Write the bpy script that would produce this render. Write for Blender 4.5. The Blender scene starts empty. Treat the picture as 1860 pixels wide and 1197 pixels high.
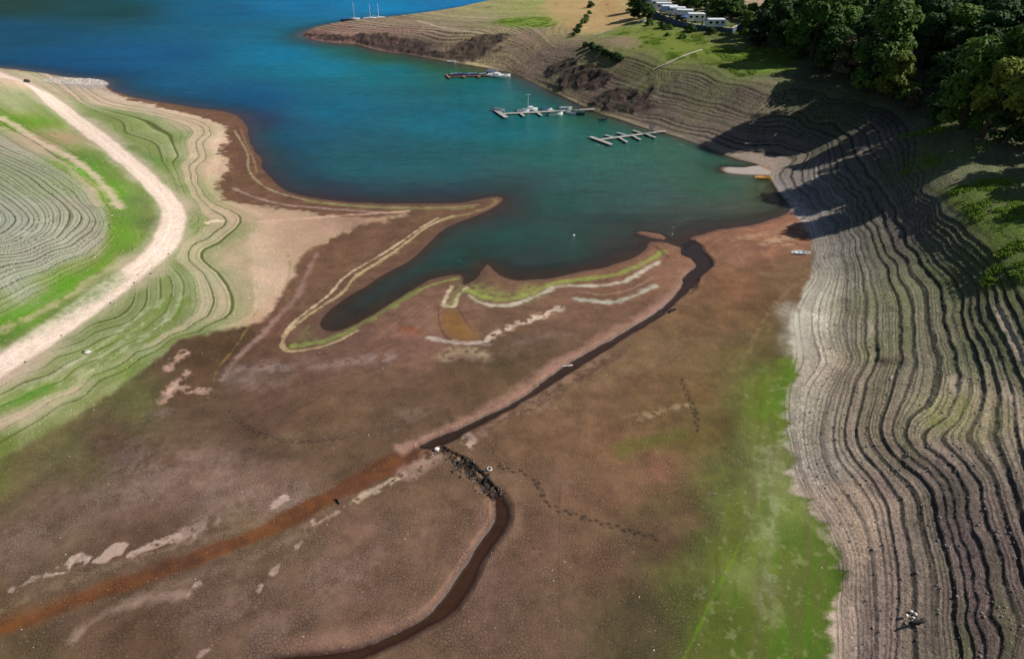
import bpy, bmesh, math, random
import numpy as np
from mathutils import Vector, Matrix

# ------------------------------------------------------------------ camera, light, exposure
C = bpy.context.scene
CAM_H, PITCH, F = 57.0, math.radians(34.0), 1240.0
cam_d = bpy.data.cameras.new('camera'); cam = bpy.data.objects.new('camera', cam_d)
C.collection.objects.link(cam); C.camera = cam
cam_d.sensor_width = 36.0; cam_d.lens = 36.0 * F / 1860.0
cam_d.clip_start = 0.5; cam_d.clip_end = 9000
cam.location = (0, 0, CAM_H); cam.rotation_euler = (math.radians(90) - PITCH, 0, 0)

SUN_EL, SUN_AZ = math.radians(40), math.radians(83)      # azimuth clockwise from +Y
world = bpy.data.worlds.new('World'); C.world = world; world.use_nodes = True
wn = world.node_tree.nodes; wl = world.node_tree.links
for n in list(wn): wn.remove(n)
sky = wn.new('ShaderNodeTexSky'); sky.sky_type = 'NISHITA'; sky.sun_disc = False
sky.sun_elevation = SUN_EL; sky.sun_rotation = SUN_AZ
sky.altitude = 300; sky.dust_density = 0.6; sky.ozone_density = 1.6
bg = wn.new('ShaderNodeBackground'); bg.inputs['Strength'].default_value = 0.055
wo = wn.new('ShaderNodeOutputWorld')
wl.new(sky.outputs[0], bg.inputs[0]); wl.new(bg.outputs[0], wo.inputs[0])
sun_d = bpy.data.lights.new('sun', 'SUN'); sun = bpy.data.objects.new('sun', sun_d)
C.collection.objects.link(sun)
sun_d.energy = 4.7; sun_d.angle = math.radians(0.5); sun_d.color = (1.0, 0.95, 0.87)
sd = Vector((math.sin(SUN_AZ) * math.cos(SUN_EL), math.cos(SUN_AZ) * math.cos(SUN_EL), math.sin(SUN_EL)))
sun.rotation_euler = sd.to_track_quat('Z', 'Y').to_euler(); sun.location = (60, 0, 120)
C.view_settings.view_transform = 'Standard'; C.view_settings.look = 'None'
C.view_settings.exposure = 0.36; C.view_settings.gamma = 1.0
C.cycles.max_bounces = 6; C.cycles.diffuse_bounces = 2; C.cycles.transparent_max_bounces = 6

# ------------------------------------------------------------------ helpers
SP, CP = math.sin(PITCH), math.cos(PITCH)
def at(px, py, z=0.0):
    """point of the valley at height z that lies on the sight line of a photo pixel"""
    v = (py - 598.5) / F; r = (px - 930.0) / F
    down = SP + v * CP; fwd = CP - v * SP
    t = (CAM_H - z) / max(down, 1e-3)
    return (r * t, fwd * t, z)
f32 = np.float32
def hash2(ix, iy, seed):
    h = (ix.astype(np.int64) * 374761393 + iy.astype(np.int64) * 668265263 + seed * 1442695041) & 0xFFFFFFFF
    h = ((h ^ (h >> 13)) * 1274126177) & 0xFFFFFFFF
    h = h ^ (h >> 16)
    return (h & 0xFFFFFF).astype(f32) / f32(0xFFFFFF)
def vnoise(x, y, seed=0):
    xi = np.floor(x); yi = np.floor(y); fx = (x - xi).astype(f32); fy = (y - yi).astype(f32)
    fx = fx * fx * (3 - 2 * fx); fy = fy * fy * (3 - 2 * fy)
    a = hash2(xi, yi, seed); b = hash2(xi + 1, yi, seed); c = hash2(xi, yi + 1, seed); d = hash2(xi + 1, yi + 1, seed)
    return (a + (b - a) * fx) * (1 - fy) + (c + (d - c) * fx) * fy
def fbm(x, y, sc, octv=4, seed=0):
    """about -1..1, first wavelength sc metres"""
    s = 0; a = 1.0; n = 0
    for k in range(octv):
        s = s + a * (vnoise(x / sc + 13.7 * k, y / sc - 7.1 * k, seed + k) * 2 - 1); n += a; a *= .55; sc *= .48
    return (s / n * 1.6).astype(f32)
def sstep(a, b, x):
    t = np.clip((x - a) / (b - a), 0, 1); return t * t * (3 - 2 * t)
def lin(c):
    c = np.array(c, float) / 255.0
    return np.where(c <= .04045, c / 12.92, ((c + .055) / 1.055) ** 2.4).astype(f32)
def dist_poly(X, Y, P, closed=True):
    """unsigned distance to a polyline and (closed) inside flag"""
    d2 = np.full(X.shape, 1e12, f32); ins = np.zeros(X.shape, bool)
    n = len(P)
    for i in range(n if closed else n - 1):
        x0, y0 = P[i][:2]; x1, y1 = P[(i + 1) % n][:2]
        dx, dy = x1 - x0, y1 - y0; L = dx * dx + dy * dy + 1e-12
        t = np.clip(((X - x0) * dx + (Y - y0) * dy) / L, 0, 1)
        ex = X - (x0 + t * dx); ey = Y - (y0 + t * dy)
        d2 = np.minimum(d2, ex * ex + ey * ey)
        if closed and y0 != y1:
            c = ((y0 > Y) != (y1 > Y)) & (X < (x1 - x0) * (Y - y0) / (y1 - y0) + x0)
            ins ^= c
    return np.sqrt(d2), ins
def sdist(X, Y, P):
    d, i = dist_poly(X, Y, P); return np.where(i, -d, d)      # negative inside
def smooth_pts(P, closed, k=1):
    P = [tuple(p) for p in P]
    for _ in range(k):
        Q = []; n = len(P)
        if not closed: Q.append(P[0])
        for i in range(n if closed else n - 1):
            a = P[i]; b = P[(i + 1) % n]
            Q.append(tuple(a[j] * .75 + b[j] * .25 for j in range(len(a)))); Q.append(tuple(a[j] * .25 + b[j] * .75 for j in range(len(a))))
        if not closed: Q.append(P[-1])
        P = Q
    return P

# ------------------------------------------------------------------ the shores, traced
LAKE = [(-700,85),(-300,105),(-60,119),(0,124),(60,130),(134,143),(177,144),(200,150),(194,162),(234,175),(301,188),(368,198),(418,204),(438,214),(451,231),(450,251),(458,267),(476,291),(478,311),(501,334),(528,351),(568,361),(634,368),(700,370),(761,371),(824,370),(856,366),(888,358),(907,357),(916,363),(907,372),(872,389),(824,407),(805,416),(790,432),(767,454),(739,476),(697,499),(666,518),(634,537),(602,559),(583,578),(578,594),(596,605),(628,599),(659,583),(691,564),(723,543),(755,522),(786,505),(818,499),(837,499),(843,507),(840,518),(856,513),(869,502),(875,489),(885,478),(900,495),(920,507),(945,511),(963,508),(1008,505),(1052,494),(1093,488),(1125,478),(1154,469),(1173,456),(1179,445),(1174,440),(1204,440),(1227,447),(1240,451),(1252,440),(1256,432),(1274,428),(1300,418),(1315,416),(1359,411),(1385,405),(1412,395),(1438,384),(1431,370),(1424,363),(1410,345),(1399,324),(1394,318),(1368,318),(1324,315),(1312,311),(1308,307),(1315,303),(1350,305),(1364,302),(1380,300),(1333,287),(1306,279),(1289,270),(1240,252),(1213,243),(1176,235),(1126,217),(1089,206),(1064,196),(1040,183),(1003,167),(965,149),(938,137),(918,131),(879,123),(829,115),(780,107),(732,98),(684,93),(653,81),(626,79),(596,78),(563,72),(542,65),(575,50),(622,41),(700,34),(760,28),(820,22),(870,14),(930,5),(985,-8),(1060,-25),(1200,-60)]
lake_w = smooth_pts([at(x, y)[:2] for x, y in LAKE], False, 1) + [(900, 900), (2600, 2600), (-2600, 2600), (-2600, 420)]
BAR = [at(x, y)[:2] for x, y in [(1148,422),(1170,420),(1200,425),(1211,432),(1206,436),(1180,432)]]
STREAM_A = [(1240,445),(1235,462),(1246,467),(1258,472),(1265,485),(1252,494),(1239,505),(1241,518),(1228,535),(1195,567),(1157,589),(1119,612),(1077,634),(1030,663),(982,694),(976,704),(938,729),(887,755),(839,777),(799,792),(775,804),(757,812),(779,816),(799,810),(823,800),(852,782),(887,764),(912,751),(957,726),(998,701),(1033,678),(1071,653),(1109,631),(1141,609),(1170,594),(1211,567),(1217,558),(1246,532),(1265,516),(1271,501),(1287,491),(1294,482),(1289,469),(1277,459),(1273,447),(1256,434)]
STREAM_B = [(893,895),(899,919),(900,939),(887,963),(859,1003),(839,1035),(819,1063),(791,1102),(759,1130),(720,1150),(660,1174),(600,1186),(520,1192),(440,1212),(300,1262),(60,1330),(-250,1400),(-250,1440),(80,1375),(300,1305),(500,1250),(620,1215),(700,1179),(751,1154),(791,1134),(823,1114),(847,1083),(863,1051),(875,1023),(891,999),(911,975),(925,947),(924,925),(914,907),(903,893)]
RAPIDS = [(790,814),(815,836),(830,858),(859,879),(876,899),(893,910),(912,905),(905,893),(887,873),(868,852),(851,836),(823,824),(803,813)]
RUST = [(785,800),(751,812),(700,828),(640,862),(600,886),(557,909),(505,937),(436,971),(366,995),(279,1024),(209,1052),(122,1087),(52,1114),(0,1128),(-120,1165),(-120,1195),(0,1149),(52,1137),(122,1102),(209,1074),(279,1053),(366,1021),(436,990),(488,972),(540,947),(599,912),(660,887),(720,857),(762,834),(792,820)]
streamA = smooth_pts([at(x, y)[:2] for x, y in STREAM_A], True, 1)
streamB = smooth_pts([at(x, y)[:2] for x, y in STREAM_B], True, 1)
rapids = [at(x, y)[:2] for x, y in RAPIDS]
rust = smooth_pts([at(x, y, .5)[:2] for x, y in RUST], True, 1)

# ------------------------------------------------------------------ contour control points (pixel, height)
CT = []
def ctr(z, pts): CT.extend([(at(x, y, z), z) for x, y in pts])
# right slope: bench levels traced round the cove, level -> height
ctr(0.0, [(1440,380),(1412,340),(1398,310),(1333,285),(1240,250),(1126,214),(1040,181),(965,147),(879,120),(780,105),(684,90),(596,76)])
LV = []
def glev(l): return float(np.interp(l, [0, .5, 2, 3, 4, 6, 7.3, 8.3, 9.3, 10.3, 11.5, 13.2, 15], [0, .25, 1.4, 2.2, 2.9, 4.5, 5.3, 6.2, 7.3, 8.5, 9.9, 11.6, 13.0]))
def lev(l, pts, h=True):
    z = glev(l)
    LV.extend([(at(x, y, z), l) for x, y in pts])
    if h: ctr(z, pts)
lev(.5, [(1468,420),(1478,450),(1477,500),(1455,535),(1438,570),(1446,640),(1425,700),(1424,760),(1438,830),(1452,880),(1487,940),(1516,1000),(1520,1060),(1515,1110),(1518,1197),(1522,1260)])
lev(.35, [(1404,325),(1420,345),(1443,370),(1458,392)]); LV.extend([(at(x, y, 0), 0.) for x, y in [(1380,302),(1333,287),(1289,270),(1240,252),(1176,235),(1126,217),(1064,196),(1003,167),(965,149),(918,131),(829,115),(780,107),(732,98),(684,93),(626,79),(563,72)]])
lev(1.2, [(1400,273),(1425,278),(1448,284),(1452,291),(1440,300),(1426,312),(1423,322),(1432,340),(1450,360),(1470,382),(1486,408),(1492,438),(1486,470)])
lev(2, [(1400,260),(1425,262),(1455,271),(1472,279),(1465,290),(1450,303),(1447,320),(1465,345),(1483,370),(1500,395),(1515,425),(1520,456),(1528,500),(1518,570),(1519,620),(1532,650),(1510,690),(1490,740),(1481,800),(1486,833),(1506,876),(1530,910),(1559,963),(1574,1010),(1576,1060),(1582,1132),(1581,1197)])
lev(3, [(1400,250),(1438,257),(1470,266),(1484,276),(1480,293),(1474,313),(1500,340),(1525,368),(1540,400),(1550,438),(1555,476),(1558,520),(1555,580),(1556,630),(1548,680),(1530,740),(1524,800),(1540,840),(1575,880),(1600,930),(1612,1000),(1618,1070),(1615,1130),(1612,1197)])
lev(4, [(1585,500),(1590,525),(1597,558),(1595,600),(1597,640),(1590,670),(1580,690),(1576,720),(1569,750),(1563,780),(1566,800),(1586,830),(1615,866),(1639,896),(1652,943),(1665,999),(1672,1049),(1672,1098),(1672,1148),(1674,1197)])
lev(6, [(1400,222),(1450,231),(1488,245),(1512,263),(1518,285),(1525,313),(1550,340),(1570,370),(1583,395),(1600,425),(1613,455),(1634,500),(1653,533),(1659,575),(1659,620),(1663,655),(1656,695),(1641,738),(1628,771),(1634,800),(1659,827),(1692,853),(1715,883),(1725,926),(1735,966),(1748,1006),(1758,1049),(1763,1098),(1766,1148),(1775,1197)])
lev(7.3, [(1400,210),(1460,216),(1510,230),(1540,252),(1548,283),(1562,305),(1588,335),(1608,360),(1625,388),(1640,425),(1661,463),(1679,496),(1700,520),(1706,570),(1713,608),(1726,643),(1731,680),(1728,720),(1712,755),(1672,790),(1682,817),(1715,843),(1738,876),(1748,926),(1758,966),(1778,1012),(1785,1059),(1788,1115),(1805,1197)])
lev(8.3, [(1711,500),(1728,530),(1732,575),(1742,618),(1755,655),(1762,690),(1755,735),(1735,775),(1732,806),(1758,836),(1785,873),(1798,926),(1811,966),(1828,1015),(1841,1075),(1858,1125)])
lev(9.3, [(1400,193),(1480,203),(1540,218),(1585,245),(1597,275),(1613,308),(1631,340),(1645,370),(1673,405),(1688,440),(1712,470),(1743,500),(1761,530),(1763,575),(1783,620),(1801,663),(1812,705),(1812,760),(1822,820),(1845,880),(1862,940)])
lev(10.3, [(1776,500),(1791,538),(1803,580),(1826,625),(1842,665),(1862,710),(1880,800)])
lev(11.5, [(1400,172),(1500,182),(1580,203),(1635,240),(1652,300),(1668,345),(1700,383),(1733,411),(1763,443),(1793,474),(1813,500),(1830,545),(1855,600),(1880,650)])
lev(13.2, [(1400,150),(1520,162),(1620,190),(1685,240),(1702,300),(1726,352),(1763,386),(1788,415),(1826,446),(1860,483),(1900,540)])
for x_, ys_ in ((1300, (273,245,233,205,192,175,150,125)), (1200, (240,217,207,181,169,151,128,110)), (1100, (209,191,181,153,141,125,100,80)), (1000, (166,149,141,116,105,92,70,50))):
    for l_, y_ in zip((0, 2, 3, 6, 7.3, 9.3, 11.5, 13.2), ys_):
        if l_ > 0: lev(l_, [(x_, y_)], l_ > 3 and x_ > 1000)
LV += [(at(x, y, z), l) for x, y, z, l in [(925,118,1,2),(925,110,1.8,3),(925,90,4,6),(925,68,6,9.3),(850,105,1,2),(850,75,4,6),(850,52,6,9),(780,92,1.5,3),(780,60,4,6.5),(700,80,1,2),(700,56,3.5,6),(600,69,1,2),(600,60,1.5,3.5),(640,52,2,5),(1250,85,12.5,14),(1160,55,12,14.5),(1060,30,10,15)]]
ctr(2.2, [(1300,240),(1200,212),(1100,187)])
ctr(11.8, [(1680,232),(1600,190),(1500,150),(1420,118)]); ctr(13.0, [(1860,330),(1760,290),(1330,95),(1960,480),(2050,700)])
ctr(13.8, [(1300,70),(1230,58)]); ctr(14.8, [(1290,40),(1330,50),(1240,25),(1200,10),(1340,30)])
ctr(15.5, [(1310,5),(1400,5)])
LL = []
def levL(l, pts): LL.extend([(at(x, y, float(np.interp(l, [0, 2, 8, 12, 28], [.4, 1.4, 2.6, 4.2, 8]))), l) for x, y in pts])
levL(0, [(-60,860),(0,835),(120,775),(250,695),(340,625),(410,605),(480,588),(505,560),(530,500),(570,450),(640,420),(560,385),(450,374),(410,330),(404,290),(410,250),(403,224),(330,204),(232,178),(180,163)])
levL(1, [(230,187),(330,212),(380,226),(386,238),(376,260),(381,280),(364,310),(368,340),(386,362),(420,376),(450,388),(455,402),(440,422),(426,463),(428,493),(446,530),(446,563),(411,590),(363,612),(276,653),(226,683),(150,735),(60,785),(0,815)])
levL(2, [(226,196),(288,205),(346,219),(371,231),(372,241),(358,265),(363,283),(346,310),(355,340),(371,368),(398,388),(412,400),(411,408),(391,423),(356,445),(343,465),(358,488),(376,508),(390,540),(386,565),(351,590),(301,616),(251,641),(175,683),(110,725),(0,790)])
levL(3, [(163,186),(250,205),(305,217),(336,233),(343,248),(336,265),(341,283),(326,305),(336,333),(348,360),(363,383),(384,406),(361,428),(333,448),(323,468),(331,485),(351,503),(356,525),(360,550),(351,573),(326,593),(276,620),(213,650),(150,680),(80,722),(0,760)])
levL(4, [(200,205),(266,228),(301,248),(313,265),(321,285),(316,305),(323,330),(336,360),(348,390),(343,415),(318,445),(304,473),(308,487),(326,510),(328,540),(323,560),(301,583),(251,615),(175,653),(113,693),(40,725),(0,742)])
levL(5, [(180,210),(226,245),(288,280),(301,305),(316,330),(332,360),(340,385),(335,415),(312,445),(297,476),(299,495),(310,513),(310,540),(296,570),(263,595),(200,625),(125,660),(50,696),(0,720)])
levL(6, [(284,488),(284,510),(284,540),(271,568),(238,593),(175,615),(100,648),(25,686),(270,290),(305,325)])
levL(7, [(271,500),(257,525),(249,560),(221,582),(150,614),(75,650),(0,692)])
levL(9, [(0,665),(50,635),(90,607),(152,562),(222,512),(282,468),(308,434),(322,396),(308,362),(268,322),(212,272),(152,226),(78,168),(30,146)])
levL(10.3, [(0,620),(83,580),(150,545),(200,508),(235,470),(255,430),(262,395),(250,355),(215,310),(160,260),(100,205),(50,172),(0,160)])
levL(12, [(0,590),(58,556),(113,524),(160,499),(195,470),(214,443),(224,412),(225,392),(218,362),(190,325),(163,293),(135,266),(100,250),(65,233),(25,210),(0,198)])
levL(14, [(0,563),(58,530),(113,500),(150,480),(190,448),(208,425),(206,400),(190,368),(160,333),(130,308),(100,283),(50,250),(0,222)])
levL(18, [(0,522),(75,488),(138,456),(174,425),(184,400),(175,383),(150,353),(113,326),(50,298),(0,278)])
levL(22, [(0,476),(75,450),(112,420),(120,400),(113,378),(75,351),(38,323),(0,306)])
levL(28, [(0,437),(36,415),(46,402),(30,384),(0,363)])
# peninsula
ctr(2.4, [(1000,143),(940,116)]); ctr(1.9, [(860,98),(780,88),(700,77),(640,68),(600,64)])
ctr(1.2, [(575,60),(600,52)])
ctr(2.2, [(640,46),(700,42),(760,37)])
ctr(6.5, [(940,75),(860,65)]); ctr(5.0, [(780,58),(860,40),(900,28)]); ctr(4.2, [(700,56)])
ctr(8.0,[(980,22),(1040,5),(980,50)])
ctr(11.0, [(1100,50),(1080,30)]); ctr(12.5, [(1160,60),(1140,20),(1250,85)])
# left bank
ctr(0.5, [(0,835),(120,775),(250,695),(340,625),(480,588),(505,560),(530,500),(570,450),(640,420),(560,395)])
ctr(1.6, [(411,408),(400,391),(356,445),(343,465),(358,488),(376,508),(390,540),(386,565),(351,590),(301,616),(251,641),(175,683),(90,740),(0,790),(365,378),(346,346),(338,320),(346,290),(340,265),(346,245),(321,228),(288,213),(226,198),(163,183),(100,170)])
ctr(0.5, [(450,380),(410,330),(400,290),(412,250),(400,222),(330,200),(230,180),(180,165)])
ctr(1.0, [(140,150),(60,140),(10,132),(-100,130)])
ctr(3.0, [(40,150),(75,168),(150,228),(210,278),(265,325),(305,362),(325,395),(312,432),(282,468),(222,513),(152,563),(82,613),(0,670),(-150,740)])
ctr(4.6, [(40,212),(110,275),(160,315),(198,355),(212,400),(198,450),(130,512),(50,562),(0,590),(-150,650)])
ctr(6.6, [(0,270),(60,300),(110,350),(140,400),(100,460),(0,530),(-120,580)]); ctr(9, [(-60,380),(-60,420),(0,380)]); ctr(13, [(-260,380),(-300,500)])
# flats
ctr(0.0, [(700,900),(300,1000),(100,900),(200,1150),(600,1100),(1000,1000),(1200,900),(1350,1000),(1400,1150),(1000,1190),(1300,600),(1200,700),(1000,600),(700,700),(550,640),(450,700),(350,780),(620,500),(1000,800),(700,440),(850,750),(1350,480),(1380,820),(460,330),(470,370),(650,385),(1350,700),(100,1100),(30,900),(450,850)])
CT += [((x, y, 0), z) for x, y, z in [(20,10,0),(-20,0,0),(-60,20,0),(35,10,7),(55,15,12),(80,40,14),(80,0,14),(95,70,14.5),(110,95,15),(110,130,17.5),(150,130,31),(105,160,16.5),(140,190,28),(180,230,46),(120,215,20),(250,150,80),(260,260,80),(115,330,17),(160,330,22),(220,350,40),(120,450,20),(60,420,10),(-120,60,3),(-200,150,12),(-140,200,8),(180,60,30),(180,0,30),(-300,300,20),(-90,10,1.5)]]
_seen = set(); _c = []
for p, z in CT:
    k = (round(p[0] / 1.0), round(p[1] / 1.0))
    if k in _seen: continue
    _seen.add(k); _c.append((p[0], p[1], z))
CT = np.array(_c)
LV = [(p, l) for p, l in LV]
def wcoord(X, Y): return X / (Y + 60.0), np.log(np.maximum(Y + 60.0, 5))
def tps(r2): return np.where(r2 > 0, .5 * r2 * np.log(r2 + 1e-14), 0)
def fit(P, val, smooth):
    cu, cv = wcoord(P[:, 0], P[:, 1]); n = len(P); K = tps((cu[:, None] - cu) ** 2 + (cv[:, None] - cv) ** 2) + np.eye(n) * smooth
    Pm = np.c_[np.ones(n), cu, cv]; sol = np.linalg.solve(np.block([[K, Pm], [Pm.T, np.zeros((3, 3))]]), np.r_[val, 0, 0, 0])
    def f(X, Y):
        u, v = wcoord(X, Y); out = sol[n] + sol[n + 1] * u + sol[n + 2] * v
        for k in range(n): out = out + sol[k] * tps((u - cu[k]) ** 2 + (v - cv[k]) ** 2)
        return out
    return f
def uniq(L):
    seen = set(); o = []
    for p, z in L:
        k = (round(p[0] * 1.2), round(p[1] * 1.2))
        if k in seen: continue
        seen.add(k); o.append((p[0], p[1], z))
    return np.array(o)
hill_rbf = fit(CT, CT[:, 2], 6e-4)
_v = uniq(LV); lev_rbf = fit(_v, _v[:, 2], 4e-5)
_v = uniq(LL); levL_rbf = fit(_v, _v[:, 2], 3e-5)

# ------------------------------------------------------------------ the ground grid
QUAL = 1.0
nu, nr = int(1240 * QUAL), int(1080 * QUAL)
us = np.concatenate([np.linspace(-3.2, -.70, 50)[:-1], np.linspace(-.70, .70, nu), np.linspace(.70, 3.2, 50)[1:]])
vv = np.linspace(690, -212, nr)                         # rows even in sight angle
ys_in = np.array([at(930, p)[1] for p in vv])
ys = np.concatenate([np.linspace(-38, ys_in[0], 14)[:-1], ys_in, np.geomspace(ys_in[-1], 2600, 30)[1:]])
ys_in = None
# even sight-angle rows crowd the far end and thin the near end for raised ground: redistribute
_v = np.concatenate([np.arange(1235, 330, -1.36), np.arange(330, -40, -.78), np.arange(-40, -182, -1.6)]) ; _yy = np.array([at(930, p, 3)[1] for p in _v])
ys = np.concatenate([np.linspace(-38, _yy[0], 110)[:-1], _yy, np.geomspace(_yy[-1], 2600, 24)[1:]])
YY = np.repeat(ys[:, None], len(us), 1); XX = us[None, :] * (YY + 40.0)
NR, NC = YY.shape
X = XX.ravel().astype(f32); Y = YY.ravel().astype(f32)

# smooth hill part on a coarse copy of the grid, then spread
ci = np.linspace(0, NR - 1, 230); cj = np.linspace(0, NC - 1, 300)
cy = np.interp(ci, np.arange(NR), ys); cuu = np.interp(cj, np.arange(NC), us)
CYY = np.repeat(cy[:, None], len(cuu), 1); CXX = cuu[None, :] * (CYY + 40)
Hc = hill_rbf(CXX, CYY); PRc = np.clip(lev_rbf(CXX, CYY), -3, 40); PLc = np.clip(levL_rbf(CXX, CYY), -6, 60)
def spread(G):
    fi = np.interp(ys, cy, np.arange(len(cy))); fj = np.interp(us, cuu, np.arange(len(cuu)))
    i0 = np.clip(fi.astype(int), 0, len(cy) - 2); j0 = np.clip(fj.astype(int), 0, len(cuu) - 2)
    a = (fi - i0)[:, None]; b = (fj - j0)[None, :]
    a = a; b = b
    return ((G[i0][:, j0] * (1 - b) + G[i0][:, j0 + 1] * b) * (1 - a) + (G[i0 + 1][:, j0] * (1 - b) + G[i0 + 1][:, j0 + 1] * b) * a).ravel().astype(f32)
hill = np.clip(spread(Hc), -1, 95); phR = spread(PRc); phL = spread(PLc)
hill = np.where(Y > 470, np.minimum(hill, 30) * sstep(700, 470, Y), hill)

wob = fbm(X, Y, 6.0, 4, 11) * .25 * np.clip(Y / 120, .5, 2.5)
d_lake = sdist(X, Y, lake_w) + wob
d_bar = sdist(X, Y, BAR)
d_lake = np.where(d_bar < 0, np.maximum(d_lake, -d_bar), d_lake)
near = (Y < 200) & (np.abs(X) < 120)
def sub_sdist(P, pad=30):
    P = np.array(P); m = (X > P[:, 0].min() - pad) & (X < P[:, 0].max() + pad) & (Y > P[:, 1].min() - pad) & (Y < P[:, 1].max() + pad)
    out = np.full(X.shape, 99., f32)
    if m.any(): out[m] = sdist(X[m], Y[m], [tuple(p) for p in P])
    return out, m
wob2 = fbm(X, Y, 1.6, 3, 21) * .16
d_sA, _ = sub_sdist(streamA); d_sB, _ = sub_sdist(streamB); d_rap, _ = sub_sdist(rapids)
d_sA = d_sA + wob2 * .8; d_sB = d_sB + wob2 * .6
# ------------------------------------------------------------------ land classes
def W(pts, z=.3): return [at(x, y, z)[:2] for x, y in pts]
TOE = [(1522,1300),(1518,1197),(1508,1130),(1514,1080),(1524,1030),(1512,990),(1485,950),(1455,915),(1440,870),(1432,820),(1420,760),(1428,700),(1446,665),(1438,615),(1436,570),(1458,535),(1474,500),(1478,470),(1474,430),(1458,400),(1440,383),(1415,356),(1394,320),(1390,306),(1380,308),(1340,300),(1240,262),(1126,228),(1040,195),(940,150),(780,118),(640,95),(520,68),(560,25),(700,5),(900,-30),(1100,-60)]
regR = W(TOE) + [(1300, 900), (2600, 400), (2600, -300), (30, -300)]
LEFT = [(-400,1000),(-60,880),(0,842),(50,812),(110,780),(180,735),(240,690),(300,650),(335,622),(400,606),(460,590),(492,572),(508,545),(528,510),(545,470),(575,447),(620,420),(690,402),(750,386),(690,392),(560,386),(450,374),(408,362),(398,340),(408,310),(402,285),(408,262),(412,240),(404,224),(330,206),(232,180),(205,168),(180,157),(200,150),(180,140),(134,144),(60,131),(0,126),(-60,117),(-500,90)]
regL = W(LEFT, .4) + [(-2600, 800), (-2600, -300), (-200, -300)]
dR = sdist(X, Y, smooth_pts(regR, True)); dL = sdist(X, Y, smooth_pts(regL, True))
rag = fbm(X, Y, 4.0, 4, 31) * .8 + fbm(X, Y, 1.1, 2, 35) * .35
tong = fbm(X * .4, Y * 1.6, 2.2, 5, 37) * 1.1 * sstep(95, 60, Y)
mR = sstep(.5, -.4, dR + rag * .5 + tong); mL = sstep(.7, -.7, dL + rag * np.where(Y > 110, 1.8, .8))
mR = mR * (d_lake > -.5); 

# ------------------------------------------------------------------ heights
H0 = np.clip(hill, 0, None)
flat = .06 + .34 * (1 - np.exp(-np.clip(d_lake, 0, None) / 16.))
flat = flat * sstep(0, 1.2, d_lake) + .02
H0 = np.where(H0 > 0, H0 ** 2 / (H0 + .45), 0)
H = H0 * sstep(-.5, 2.0, d_lake) + flat
H = H * 1.0
# the drawdown benches: the falling water cut steps into the banks
onR = mR * sstep(.05, .5, H0) * sstep(14.2, 12.6, H0)
def bench(ph, st, seed, sharp, riser, jit=1.0):
    """level steps: profile offset (in levels), step number, phase, strength"""
    w = ph / st + .9 * (vnoise(ph / st * .31 + 5, ph * 0 + 3.3, seed) - .5) * 2
    jit = jit * np.where(Y > 150, .45, 1.0)
    w = w + (fbm(X, Y, 26, 2, seed + 1) * .20 + fbm(X, Y, 2.2, 2, seed + 5) * .055 + fbm(X, Y, .7, 2, seed + 6) * .035) * jit
    k = np.floor(w); f = w - k; r0 = 1 - riser
    prof = np.where(f < r0, f / r0 * sharp, sharp + (f - r0) / riser * (1 - sharp))
    a = .65 * vnoise(k * 1.37 + .3, k * 0 + .7, seed + 2) + .35 * vnoise(k * 3.1, X * .03 + Y * .035, seed + 3)
    amp = sstep(.22, .62, a); return (prof - f) * st * amp, k, f, amp
b1, kR, fR, aR = bench(phR, .62, 101, .30, .26)
b2, k2, f2, a2 = bench(phR, .21, 131, .30, .36); fq = sstep(165, 125, Y); b2 = b2 * fq; a2 = a2 * fq
b3, kL, fL, aL = bench(phL, .80, 161, .40, .25, .35)
b4, k4, f4, a4 = bench(phL, .33, 171, .40, .4, .35)
rough = fbm(X, Y, 2.2, 4, 51) * np.where(Y > 150, .6, 1)
def slope_of(ph):
    G = ph.reshape(NR, NC).astype(np.float64); Xi = np.gradient(XX, axis=0); Xj = np.gradient(XX, axis=1); Yi = np.gradient(YY, axis=0)
    gx = np.gradient(G, axis=1) / Xj; gy = (np.gradient(G, axis=0) - gx * Xi) / Yi; return np.hypot(gx, gy).ravel().astype(f32)
gR = slope_of(phR); farY = sstep(115, 145, Y)
tops = sstep(14.5, 11.5, phR)
scl = np.clip(H0 / (np.clip(phR, .6, 20) * .78), .25, 1.0) * .88 * np.minimum(1, .50 / (gR + 1e-3))
Hd = onR * scl * (b1 * .9 * (.30 + .70 * np.maximum(sstep(1.5, 4, phR), farY * sstep(.3, .8, phR))) * (.15 + .85 * tops) + b2 * .6 * (.3 + .7 * tops)) + onR * rough * .07 * (.5 + tops)
onL = mL * sstep(.0, .3, H0)
Hd += onL * (b3 * .16 + b4 * .10) * sstep(.2, 1, phL) + onL * fbm(X, Y, 3, 3, 53) * .03
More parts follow.
